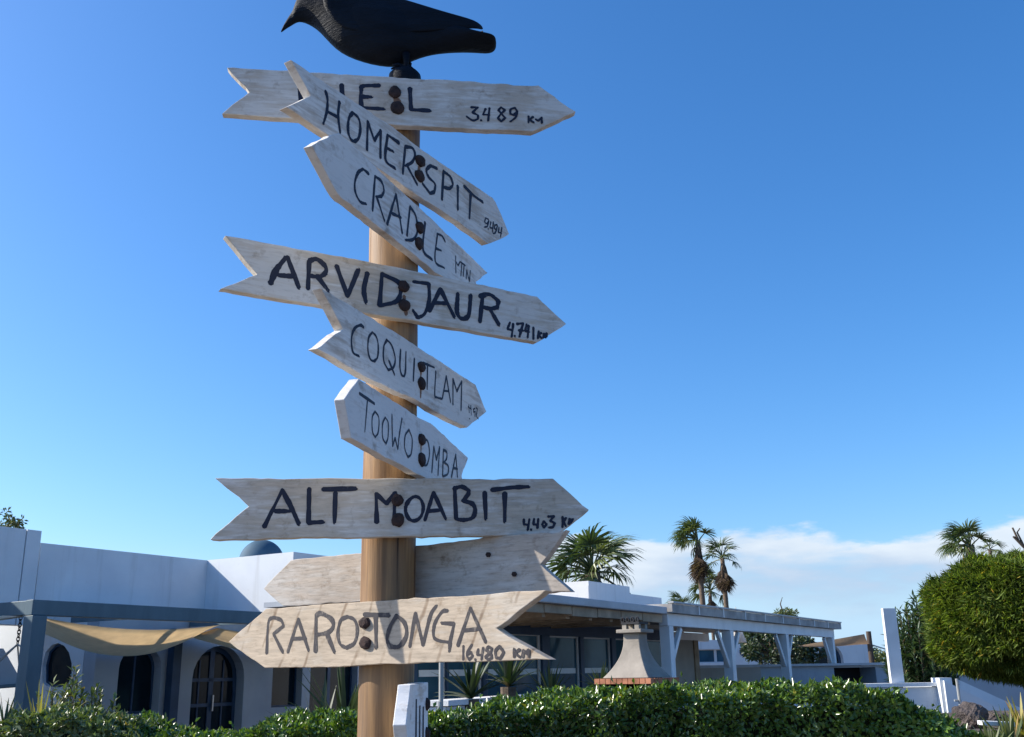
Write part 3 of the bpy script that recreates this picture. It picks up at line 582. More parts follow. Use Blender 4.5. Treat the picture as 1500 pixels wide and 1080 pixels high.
# upper wall, tower step, projecting wing wall, dome
u0 = FU.px(60, 800)[0]; u1, uz = FU.px(304, 820); uz = FU.px(180, 808)[1]
mb = MB(); mb.fbox(FU, u0, u1+.25, zL-.3, uz, -.25, 0); mb.build('upper_wall', M['plaster'], house)
FT = FU.shifted(.12); t0 = FT.px(-160, 780)[0]; t1, tz = FT.px(61, 778); tj = FT.px(39, 780)[0]
mb = MB(); mb.fbox(FT, t0, tj-.012, zL-.3, tz, -.37, 0); mb.fbox(FT, tj+.012, t1, zL-.3, tz, -.37, .004); mb.fbox(FT, tj-.012, tj+.012, zL-.3, tz-.01, -.37, -.03); mb.build('tower_wall', M['plaster'], house)
FW = Frame(FU.w(u1, 0, .002), PSI-R(90)); r1, rz = FW.px(430, 808)
mb = MB(); mb.fbox(FW, .0, r1, zL-.09, uz+.004, -1.6, 0); mb.build('wing_wall', M['plaster'], house)
dc = at(383, 820, 21.5); rdome = (at(414, 815, 21.5).x-at(349, 815, 21.5).x)/2; ztop = at(383, 791, 21.5).z
mb = MB(); mb.lathe((dc.x, dc.y, ztop-rdome), [(rdome, uz-ztop+rdome-.25)]+[(rdome*math.cos(k*math.pi/24), rdome*math.sin(k*math.pi/24)) for k in range(0, 12)]+[(.01, rdome)], 36); mb.build('dome', M['dome'], house, smooth=True)
mb = MB(); mb.hexa([(-14, 12.6, 0), (-9.75, 12.6, 0), (-9.75, 18.2, 0), (-14, 18.2, 0), (-14, 12.6, 4.5), (-9.75, 12.6, 4.5), (-9.75, 18.2, 4.5), (-14, 18.2, 4.5)]); mb.build('added_shade_wing', M['plaster'], house)  # unseen wing outside the view, added to cast shade on the side wall
mb = MB(); mb.fbox(FU, u1-2.0, u1+3.6, zL-.09, uz-.35, -3.4, -.26); mb.build('roof_block', M['plaster'], house)

# ------------------------------------------------------------------ blue-grey pergola in front of it
zb1 = FP.px(180, 886)[1]; zb0 = FP.px(180, 907)[1]
pg = thing('pergola', (p1.x, p1.y, 0), 'blue-grey timber pergola frame in front of the arched house', 'pergola')
e1 = FP.px(560, 900)[0]
s_p = FP.px(46, 960)[0]
mb = MB(); mb.fbox(FP, s_p-.11, s_p+.10, 0, zb0-.003, -.1, .1); mb.build('post', M['bluewood'], pg, bevel=.008)
mb = MB(); mb.fbox(FP, s_p-.115, e1, zb0, zb1, -.075, .075); mb.build('front_beam', M['bluewood'], pg, bevel=.008)
mb = MB(); mb.fbox(FP, s_p-.08, s_p+.07, zb0+.01, zb1-.004, -4.6, -.078); mb.build('side_beam', M['bluewood'], pg, bevel=.008)
for x in (253,):
    FQ = FH.shifted(.14); sq = FQ.px(x, 1000)[0]
    mb = MB(); mb.fbox(FQ, sq-.09, sq+.09, 0, zb0+.01, -.08, .08); mb.build('post', M['navy'], pg, bevel=.006)
mb = MB(); mb.fbox(FP, e1-.25, e1-.05, 0, zb0-.003, -.1, .1); mb.build('post', M['bluewood'], pg, bevel=.008)
for s_ in np.linspace(s_p+2.2, e1-.2, 3):
    mb = MB(); mb.fbox(FP, s_-.04, s_+.04, zb0+.06, zb1-.02, -2.27, -.078); mb.build('rafter', M['bluewood'], pg)

# shade sails: sagging canvas under the pergola
def canvas(name, s0, s1, sagn, sagm, sagf, label, zoff, depth=2.0, o0=-.1, skew=1.25):
    nu, nv = 30, 14; mb = MB()
    for j in range(nv+1):
        v = j/nv; sag = (sagn*(1-v)*(1-2*v)+4*sagm*v*(1-v)+sagf*v*(2*v-1))
        for i in range(nu+1):
            u = i/nu; s_ = s0+(s1-s0)*u+skew*v
            z = zb0-.02+zoff-sag*4*u*(1-u)-.012*math.sin(v*25+u*3)*u*(1-u)*4-.05*v
            mb.v.append(tuple(FP.w(s_, z, o0-depth*v)))
    for j in range(nv):
        for i in range(nu): mb.f.append((j*(nu+1)+i, j*(nu+1)+i+1, (j+1)*(nu+1)+i+1, (j+1)*(nu+1)+i))
    o_ = mb.build(name, M['canvas'], smooth=True); sm = o_.modifiers.new('t', 'SOLIDIFY'); sm.thickness = .003
    return tag(o_, label, 'shade sail')
canvas('shade_sail', FP.px(72, 905)[0], FP.px(330, 912)[0], .10, .40, .30, 'sagging tan canvas shade sail slung under the blue-grey pergola beam', 0)
canvas('shade_sail', FP.px(325, 912)[0], FP.px(540, 915)[0], .10, .30, .2, 'tan canvas shade sail continuing toward the signpost under the pergola beam', -.05)
mb = MB(); nu = 16
FSb = Frame(FP.w(s_p-.1, 0, -.12), PSI-R(90))
for j in range(9):
    for i in range(nu+1):
        u = i/nu; v = j/8; mb.v.append(tuple(FP.w(s_p+.05-.35*v, zb0+.0-.05*4*u*(1-u), -.25-3.4*u)))
for j in range(8):
    for i in range(nu): mb.f.append((j*(nu+1)+i, j*(nu+1)+i+1, (j+1)*(nu+1)+i+1, (j+1)*(nu+1)+i))
o_ = mb.build('shade_sail', M['canvas'], smooth=True); tag(o_, 'pale canvas shade sail outside the pergola corner post', 'shade sail')

# hanging swing with chain
cs = at(30, 908, 14.6); sw = thing('hanging_swing', (cs.x, cs.y, 0), 'hanging swing seat on a dark chain beside the pergola post', 'swing')
zc0 = at(30, 905, 14.6).z+.16; zc1 = at(29, 944, 14.6).z; nl = 11
for k in range(nl):
    z = zc0+(zc1-zc0)*(k+.5)/nl; mb = MB(); ln = (zc0-zc1)/nl*.72; dx = Vector((1, 0, 0)) if k % 2 else Vector((0, 1, 0))
    mb.tube([Vector((cs.x, cs.y, z))+dx*.022*math.cos(t_)+Vector((0, 0, ln*math.sin(t_))) for t_ in np.linspace(0, 2*math.pi, 13)], .007, 5, False); mb.build('chain_link', M['soot'], sw)
c0 = Vector((cs.x, cs.y, zc1)); l_ = at(-40, 1009, 14.6); r_ = at(40, 1003, 14.9)
for q in (at(-42, 1000, 14.2), at(-38, 1005, 15.0), at(42, 955, 14.3), at(30, 1002, 15.0)):
    mb = MB(); mb.tube([c0, q], .012, 6); mb.build('rope', M['pipe'], sw)
mb = MB(); mb.bar(l_, r_, .5, .05); mb.build('seat', M['bluewood'], sw, bevel=.01)
mb = MB(); mb.add([at(-30, 950, 15.1), at(5, 950, 15.1), at(36, 1006, 15.1), at(-30, 1006, 15.1), at(-30, 950, 15.05), at(5, 950, 15.05), at(36, 1006, 15.05), at(-30, 1006, 15.05)], [(0, 1, 2, 3), (7, 6, 5, 4), (0, 4, 5, 1), (1, 5, 6, 2), (2, 6, 7, 3), (3, 7, 4, 0)]); mb.build('backrest', M['plaster2'], sw)

# ------------------------------------------------------------------ glazed white building and white pergola
FR_ = Frame(at(975, 890, 15.3), PSI)
zr = FR_.px(880, 886)[1]
gh = thing('garden_house', FR_.w(-3, 0, -2), 'low white building with sliding glass doors under a long eave', 'building')
FG = FR_.shifted(-1.7)
ga_ = FG.px(600, 1000)[0]; gb_ = FG.px(985, 1000)[0]
zt_ = FG.px(850, 917)[1]; zg0 = .35
cols = [(612, 655), (657, 708), (714, 795), (806, 851), (856, 897), (903, 940), (944, 978)]
holes = []
for x0, x1 in cols:
    s0 = FG.px(x0, 960)[0]; s1 = FG.px(x1, 960)[0]; holes.append([(s0, zg0), (s1, zg0), (s1, FG.px(850, 927)[1]), (s0, FG.px(850, 927)[1])])
mb = MB(); mb.wall(FG, [(ga_, 0), (gb_, 0), (gb_, zt_), (ga_, zt_)], holes, -.2, 0); mb.build('wall', M['navy'], gh)
M['skypane'] = glassmat('sky_painted_glass', (.045, .115, .165), .06, .06)  # blue base colour stands in for sky reflected in the panes
for hpoly in holes:
    fo = opening(FG, hpoly, gh, 'sliding_door', M['skypane'], .04, .10, [], M['frame'])
    mb = MB(); zc = FG.px(850, 984)[1]; mb.fbox(FG, hpoly[0][0]+.10, hpoly[1][0]-.10, zc-.025, zc+.055, -.058, -.052); mb.build('white_band', M['whitewood'], fo)
mb = MB(); mb.fbox(FG, ga_, gb_+.02, zt_+.003, zr-.3, -.25, .05); mb.build('lintel', M['navy'], gh)
mb = MB(); s0 = FR_.px(700, 880)[0]; s1 = FR_.px(968, 890)[0]
mb.fbox(FR_, s0, s1, zr-.05, zr+.05, -.02, .10); mb.build('gutter', M['gutter'], gh, bevel=.012)
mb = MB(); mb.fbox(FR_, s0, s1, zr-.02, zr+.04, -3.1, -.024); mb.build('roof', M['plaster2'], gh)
npk = 7
for k in range(npk):
    a = s0+(s1-s0)*k/npk; b_ = s0+(s1-s0)*(k+1)/npk-.02; mb = MB(); mb.fbox(FR_, a, b_, zr-.17+.008*(k % 3), zr-.055, -.06+.006*(k % 2), .02); mb.build('eave_plank', M['soffit'], gh)
for k in range(8):
    s_ = s0+(s1-s0)*(k+.5)/8; mb = MB(); mb.fbox(FR_, s_-.04, s_+.04, zr-.2, zr-.03, -1.65, -.07); mb.build('rafter', M['soffit'], gh)
# roof blocks (lit on their left face)
FB = FR_.shifted(-3.2); b0_, bz = FB.px(862, 851); b1_, _ = FB.px(922, 858); b2_, bz2 = FB.px(969, 876)
mb = MB(); mb.fbox(FB, b0_, b1_, .0, bz, -2.2, 0); mb.build('roof_block', M['white'], gh)
mb = MB(); mb.fbox(FB, b1_+.002, b2_, .0, bz2, -2.2, -.002); mb.build('roof_block', M['white'], gh)
FBl = Frame(FB.w(b0_-.003, 0, 0), PSI-R(90)); l0_, lz0 = FBl.px(790, 862)
mb = MB(); mb.fbox(FBl, min(l0_, -2.6), -.01, .0, FBl.px(850, 859)[1], -.6, 0); mb.build('roof_block', M['white'], gh)
# end wall and brown column beyond the first pergola post
FE = FG.shifted(.0); x0_ = FE.px(992, 960)[0]; x1_ = FE.px(1016, 960)[0]; x2_ = FE.px(1022, 960)[0]
mb = MB(); mb.fbox(FE, gb_+.01, x1_, 0, zr-.28, -.3, 0); mb.build('end_wall', M['greywall'], gh)
mb = MB(); mb.fbox(FE, x1_+.002, x2_, 0, zr-.28, -.3, .03); mb.build('corner_column', M['soffit'], gh)

wp = thing('white_pergola', FR_.w(0, 0), 'white timber pergola with braced posts and a weathered panel roof', 'pergola')
px_posts = [979, 1069, 1151, 1219]; sp = [FR_.px(x, 970)[0] for x in px_posts]; zbb = FR_.px(1100, 926)[1]; zbt = FR_.px(1100, 911)[1]; zrt = FR_.px(1100, 901)[1]
for k, s_ in enumerate(sp):
    mb = MB(); mb.fbox(FR_, s_-.08, s_+.08, 0, zbb-.003, -.08, .08); mb.build('post', M['whitewood'], wp, bevel=.006)
    for sg in ((1,) if k == 0 else (-1,) if k == 3 else (-1, 1)):
        mb = MB(); mb.bar(FR_.w(s_+sg*.06, zbb-.58), FR_.w(s_+sg*.52, zbb-.02), .06, .075, FR_.n.cross(Vector((0, 0, 1)))); mb.build('brace', M['whitewood'], wp, bevel=.004)
mb = MB(); mb.fbox(FR_, sp[0]-.1, sp[-1]+.15, zbb, zbt, -.07, .07); mb.build('beam', M['whitewood'], wp, bevel=.006)
mb = MB(); mb.fbox(FR_, sp[0]-.1, sp[-1]+.15, zbb, zbt, -3.0, -2.86); mb.build('beam', M['whitewood'], wp, bevel=.006)
npn = 9; a0 = sp[0]-.12; a1_ = sp[-1]+.45
for k in range(npn):
    a = a0+(a1_-a0)*k/npn; b_ = a0+(a1_-a0)*(k+1)/npn-.05
    mb = MB(); mb.hexa([FR_.w(a, zbt+.004, .16), FR_.w(b_, zbt+.004, .16), FR_.w(b_, zbt+.03, -3.1), FR_.w(a, zbt+.03, -3.1), FR_.w(a, zrt+.01, .16), FR_.w(b_, zrt+.01, .16), FR_.w(b_, zrt+.04, -3.1), FR_.w(a, zrt+.04, -3.1)]); mb.build('roof_panel', M['roofpanel'], wp)
    mb = MB(); mb.hexa([FR_.w(b_+.006, zbt+.004, .17), FR_.w(b_+.044, zbt+.004, .17), FR_.w(b_+.044, zbt+.03, -3.1), FR_.w(b_+.006, zbt+.03, -3.1), FR_.w(b_+.006, zrt+.02, .17), FR_.w(b_+.044, zrt+.02, .17), FR_.w(b_+.044, zrt+.05, -3.1), FR_.w(b_+.006, zrt+.05, -3.1)]); mb.build('roof_batten', M['whitewood'], wp)
mb = MB(); mb.fbox(FR_, a0, a1_, zrt+.021, zrt+.045, .10, .185); mb.build('roof_trim', M['gutter'], wp)
# ------------------------------------------------------------------ barbecue
BY = 10.4; bc = at(938, 1000, BY); BYAW = R(-34)
FBq = Frame((bc.x, bc.y+.25), BYAW); KB = .79; FBw = FBq.w; FBq.w = lambda a, z, o=0.0: FBw(a*KB, z, o*KB)
bq = thing('barbecue', (bc.x, bc.y+.25, 0), 'concrete garden barbecue with a flared hood, brick mantel and sooty cowl', 'barbecue')
zm0 = at(920, 1002, BY).z; zm1 = at(920, 994, BY).z; zh1 = at(925, 927, BY).z; zcap = at(925, 921, BY).z
def hood(prof):
    mb = MB(); rings = []
    for z, hw, hd in prof: rings.append([FBq.w(-hw, z, hd), FBq.w(hw, z, hd), FBq.w(hw, z, -hd), FBq.w(-hw, z, -hd)])
    for i, r_ in enumerate(rings): mb.v += [tuple(q) for q in r_]
    for i in range(len(rings)-1):
        for k in range(4): mb.f.append((i*4+k, i*4+(k+1) % 4, (i+1)*4+(k+1) % 4, (i+1)*4+k))
    mb.f.append((3, 2, 1, 0)); e = (len(rings)-1)*4; mb.f.append((e, e+1, e+2, e+3)); return mb
H = zh1-zm1
hp = []
for k in range(15):
    f = k/14; w = .114+.212*max(0, 1-f/.9)**2.1
    hp.append((zm1+.004+H*f, w, w))
hood(hp).build('hood', M['concrete'], bq, bevel=.008)
mb = MB(); mb.fbox(FBq, -.18, .18, zh1+.004, zcap, -.18, .18); mb.build('chimney_cap', M['concrete'], bq, bevel=.006)
for sx in (-.09, .09):
    for sy in (-.09, .09):
        mb = MB(); mb.fbox(FBq, sx-.03, sx+.03, zcap+.001, zcap+.05, sy-.03, sy+.03); mb.build('cowl_pillar', M['concrete'], bq)
mb = MB(); mb.fbox(FBq, -.13, .13, zcap+.051, zcap+.07, -.13, .13); mb.build('cowl', M['soot'], bq)
for k in range(4):
    mb = MB(); s_ = -.105+.07*k; mb.tube([FBq.w(s_+.022*math.cos(t_), zcap+.093+.022*math.sin(t_), .12) for t_ in np.linspace(0, 6.283, 13)], .009, 6, False); mb.build('cowl_ring', M['soot'], bq)
nb = 10
for fr_ in (0, 1):
    for k in range(nb):
        L = .40; a = -L+2*L*k/nb; b_ = -L+2*L*(k+1)/nb-.008; mb = MB()
        if fr_ == 0: mb.fbox(FBq, a, b_, zm0, zm1, .305, .40)
        else: mb.fbox(FBq, .305, .40, zm0, zm1, .298-(.69)*k/nb, .298-.69*(k+1)/nb+.008)
        mb.build('brick', M['brick'], bq)
mb = MB(); mb.fbox(FBq, -.39, .30, zm0, zm1-.004, -.38, .30); mb.build('mantel_slab', M['concrete'], bq)
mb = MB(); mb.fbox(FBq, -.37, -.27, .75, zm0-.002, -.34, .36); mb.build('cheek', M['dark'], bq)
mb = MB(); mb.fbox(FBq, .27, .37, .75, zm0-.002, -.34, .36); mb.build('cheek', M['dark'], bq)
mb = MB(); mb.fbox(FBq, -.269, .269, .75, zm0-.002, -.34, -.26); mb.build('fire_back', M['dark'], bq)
mb = MB(); mb.fbox(FBq, -.40, .40, 0, .748, -.36, .38); mb.build('hearth', M['concrete'], bq)
# ------------------------------------------------------------------ garden wall, counter, pillar, stair
zw = 1.355
gw = thing('garden_wall', (at(1100, 1003, 15).x, 15.2, 0), 'low white garden wall with a flat pale coping behind the hedge', 'wall')
def wpt(px, Y): p = at(px, 1003, Y); return Vector((p.x, p.y, 0))
path = [wpt(640, 9.9), wpt(760, 11.7), wpt(885, 13.7), wpt(985, 14.9), wpt(1378, 15.0)]
for a, b_ in zip(path[:-1], path[1:]):
    d = (b_-a).normalized(); mb = MB(); mb.bar(a+Vector((0, 0, zw/2-.03)), b_+Vector((0, 0, zw/2-.03)), .18, zw-.06); mb.build('wall_run', M['plaster'], gw)
    mb = MB(); mb.bar(a-d*.02+Vector((0, 0, zw-.025)), b_+d*.0+Vector((0, 0, zw-.025)), .26, .05); mb.build('coping', M['white'], gw)
pe = wpt(1371, 14.9); mb = MB(); mb.bar(pe+Vector((0, 0, .7)), pe+Vector((.17, 0, .7)), .3, 1.4+.035); mb.build('end_pier', M['plaster'], gw)
cp = thing('outdoor_counter', at(1150, 975, 22), 'long grey rendered outdoor counter behind the white pergola', 'counter'); cp.location.z = 0; ORG[cp.name] = Vector(cp.location)
FC = Frame(at(1100, 974, 21.5), R(22)); zc = FC.px(1150, 973)[1]
c0_ = FC.px(1020, 980)[0]; c1_ = FC.px(1112, 980)[0]; c2_ = FC.px(1310, 980)[0]
h0 = FC.px(1222, 985)[0]; h1 = FC.px(1283, 985)[0]; hz0 = FC.px(1250, 1010)[1]; hz1 = FC.px(1250, 978)[1]
mb = MB(); mb.fbox(FC, c0_, c1_, 0, zc-.05, -.5, .05); mb.build('brown_panel', M['greywall'], cp)
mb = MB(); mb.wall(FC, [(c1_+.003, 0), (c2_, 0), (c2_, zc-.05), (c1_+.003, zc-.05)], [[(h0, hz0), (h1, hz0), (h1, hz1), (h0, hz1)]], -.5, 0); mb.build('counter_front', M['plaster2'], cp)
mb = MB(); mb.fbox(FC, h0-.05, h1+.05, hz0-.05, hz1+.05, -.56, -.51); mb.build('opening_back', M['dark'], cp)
mb = MB(); mb.fbox(FC, c0_-.05, c2_+.02, zc-.047, zc, -.55, .1); mb.build('counter_top', M['gutter'], cp)
pl_ = at(1305, 950, 14.95); FPi = Frame((pl_.x, pl_.y), R(12)); i0 = FPi.px(1299, 940)[0]; i1 = FPi.px(1318, 940)[0]; iz = FPi.px(1305, 891)[1]
mb = MB(); mb.fbox(FPi, i0, i1, zw+.001, iz, -.055, .0); po = mb.build('white_pillar', M['whitewood'], bevel=.006); tag(po, 'tall narrow white pillar standing on the garden wall', 'pillar')
# stair with two sloping white side walls
stair = thing('garden_stair', (at(1430, 1010, 15).x, 15.2, 0), 'white garden stair going down beside the end of the wall', 'stair')
for nm_, Y0, pts_ in (('side_wall', 14.7, [(1383, 997), (1475, 1043)]), ('side_wall', 16.3, [(1400, 994), (1497, 1038)])):
    a = at(*pts_[0], Y0); b_ = at(*pts_[1], Y0); FT_ = Frame((a.x, a.y), 0.0); sb = b_.x-a.x
    mb = MB(); mb.extr(FT_, [(0, 0), (sb, 0), (sb, b_.z), (0, a.z)], -.16, 0); mb.build(nm_, M['plaster'], stair)
a = at(1383, 997, 14.7); b_ = at(1475, 1043, 14.7); ns = 5
for k in range(ns):
    x = a.x+(b_.x-a.x)*k/ns; z = a.z+(b_.z-a.z)*(k+.6)/ns; mb = MB()
    mb.hexa([(x, 14.87, 0), (x+(b_.x-a.x)/ns-.002, 14.87, 0), (x+(b_.x-a.x)/ns-.002, 16.29, 0), (x, 16.29, 0), (x, 14.87, z), (x+(b_.x-a.x)/ns-.002, 14.87, z), (x+(b_.x-a.x)/ns-.002, 16.29, z), (x, 16.29, z)]); mb.build('step', M['plaster'], stair)
sp_ = at(1402, 1000, 14.3); mb = MB(); mb.tube([(sp_.x, sp_.y, 0), (sp_.x, sp_.y, sp_.z+.05)], .02, 8); mb.tube([(sp_.x-.07, sp_.y, 1.13), (sp_.x+.02, sp_.y, 1.13)], .015, 6)
tag(mb.build('water_pipe', M['pipe']), 'thin pale standpipe in front of the garden stair', 'pipe')
# house walls behind the stair
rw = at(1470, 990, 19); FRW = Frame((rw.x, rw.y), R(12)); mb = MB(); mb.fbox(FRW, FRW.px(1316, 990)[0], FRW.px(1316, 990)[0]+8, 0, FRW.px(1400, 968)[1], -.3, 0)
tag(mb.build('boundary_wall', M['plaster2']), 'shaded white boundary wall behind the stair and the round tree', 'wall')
# ------------------------------------------------------------------ far white house, sail, pole
FF = Frame(at(1150, 960, 34), R(18))
fh = thing('far_house', FF.w(0, 0), 'distant white house seen under the white pergola', 'house')
f0 = FF.px(1010, 960)[0]; f1 = FF.px(1182, 960)[0]; f2 = FF.px(1276, 960)[0]; fz1 = FF.px(1150, 902)[1]-.15; fz2 = FF.px(1250, 940)[1]
w0 = FF.px(1024, 971); w1 = FF.px(1076, 951); ar0 = FF.px(1200, 975)[0]; ar1 = FF.px(1238, 975)[0]; ark = FF.px(1218, 944)[1]
ah = arch(ar0, ar1, .3, ark-.5, ark)
mb = MB(); mb.wall(FF, [(f0, 0), (f1, 0), (f1, fz1-.6), (f0, fz1-.6)], [[(w0[0], w0[1]), (w1[0], w0[1]), (w1[0], w1[1]), (w0[0], w1[1])]], -.3, 0); mb.build('wall', M['plaster'], fh)
mb = MB(); mb.wall(FF, [(f1+.002, 0), (f2, 0), (f2, fz2), (f1+.002, fz2)], [ah], -.3, -.05); mb.build('wall', M['plaster'], fh)
opening(FF, [(w0[0], w0[1]), (w1[0], w0[1]), (w1[0], w1[1]), (w0[0], w1[1])], fh, 'window', M['skypane'], .1, .08, [((w0[0]+w1[0])/2, w0[1], (w0[0]+w1[0])/2, w1[1], .09)], M['frame'])
opening(FF, ah, fh, 'arched_door', M['houseglass'], .2, .1)
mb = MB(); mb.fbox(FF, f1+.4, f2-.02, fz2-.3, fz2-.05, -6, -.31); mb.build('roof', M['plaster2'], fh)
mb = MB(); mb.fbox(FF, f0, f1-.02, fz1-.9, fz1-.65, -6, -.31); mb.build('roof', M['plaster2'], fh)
r_ = FF.px(1089, 955); mb = MB(); mb.tube([FF.w(r_[0], r_[1], .001), FF.w(r_[0], r_[1], .04)], .14, 14); mb.build('round_plaque', M['navy'], fh)
la = at(1081, 935, 25); mb = MB(); mb.lathe((la.x, la.y, la.z), [(.20, -.1), (.19, -.06), (.11, .16), (.10, .17)], 18); mb.tube([(la.x, la.y, la.z+.165), (la.x, la.y, la.z+.72)], .012, 6)
tag(mb.build('hanging_lamp', M['lampshade']), 'pale cone lampshade hanging under the white pergola', 'lamp')
SY = 27; A_ = at(1165, 947, SY+1.5); B_ = at(1266, 929, SY-.5); C_ = at(1273, 944, SY); mid = (A_+B_+C_)/3
mb = MB(); nn = 10
def bez(u, v):
    p = A_*(1-u)+(B_*(1-v)+C_*v)*u; sag = .16*math.sin(math.pi*u)*math.sin(math.pi*v)
    return p+Vector((0, 0, -sag*.4-.10*math.sin(math.pi*v)*u*.5))
for i in range(nn+1):
    for j in range(nn+1): mb.v.append(tuple(bez(i/nn, j/nn)))
for i in range(nn):
    for j in range(nn): mb.f.append((i*(nn+1)+j, (i+1)*(nn+1)+j, (i+1)*(nn+1)+j+1, i*(nn+1)+j+1))
tag(mb.build('shade_sail', M['sailbrown'], smooth=True), 'brown triangular shade sail beyond the white pergola, tied to a dark pole', 'shade sail')
p_ = at(1276, 960, SY); mb = MB(); mb.tube([(p_.x, p_.y, 0), (p_.x, p_.y, at(1274, 925, SY).z)], [.075, .065], 12); tag(mb.build('sail_pole', M['darkpole'], smooth=False), 'dark timber pole holding the corner of the brown sail', 'pole')
mb = MB(); mb.tube([C_, Vector((p_.x, p_.y, at(1275, 944, SY).z)), at(1297, 951, SY)], .018, 6); tag(mb.build('sail_rope', M['pipe']), 'taut rope running from the dark pole to the pillar', 'rope')
#@@PART3@@
# ------------------------------------------------------------------ plants
def leaf_mesh(name, pts, dirs, ups, L, Wd, mat, parent=None, fold=.25, seed=0, bend=.0):
    """many small folded leaves as one mesh: base point, direction, face-up vector"""
    n_ = len(pts); pts = np.asarray(pts, float); dirs = np.asarray(dirs, float); ups = np.asarray(ups, float)
    dirs /= np.linalg.norm(dirs, axis=1, keepdims=True)+1e-9
    side = np.cross(dirs, ups); side /= np.linalg.norm(side, axis=1, keepdims=True)+1e-9; up = np.cross(side, dirs)
    L = np.broadcast_to(np.asarray(L, float), (n_,))[:, None]; Wd = np.broadcast_to(np.asarray(Wd, float), (n_,))[:, None]
    v = np.empty((n_, 4, 3)); v[:, 0] = pts; v[:, 2] = pts+dirs*L-up*L*bend; mid = pts+dirs*L*.48+up*Wd*fold
    v[:, 1] = mid-side*Wd*.5; v[:, 3] = mid+side*Wd*.5
    org = ORG.get(parent.name, Vector()) if parent else Vector(); v -= np.array(org)
    me = bpy.data.meshes.new(name); me.vertices.add(n_*4); me.vertices.foreach_set('co', v.ravel())
    idx = np.arange(n_)[:, None]*4; tri = np.concatenate([idx+np.array([0, 1, 2]), idx+np.array([0, 2, 3])], axis=1).reshape(-1)
    me.loops.add(len(tri)); me.loops.foreach_set('vertex_index', tri.astype(np.int32)); me.polygons.add(n_*2)
    me.polygons.foreach_set('loop_start', np.arange(n_*2, dtype=np.int32)*3); me.polygons.foreach_set('loop_total', np.full(n_*2, 3, dtype=np.int32))
    a = me.attributes.new('rnd', 'FLOAT_VECTOR', 'POINT'); r_ = np.repeat(np.random.default_rng(seed).random(n_), 4); a.data.foreach_set('vector', np.stack([r_, r_, r_], 1).astype(np.float32).ravel())
    me.update(calc_edges=True); me.materials.append(mat); o_ = bpy.data.objects.new(name, me); COL.objects.link(o_)
    if parent: o_.parent = parent; ORG[o_.name] = org
    return o_
def rv(n_, r_=rng): 
    x = r_.normal(size=(n_, 3)); return x/np.linalg.norm(x, axis=1, keepdims=True)
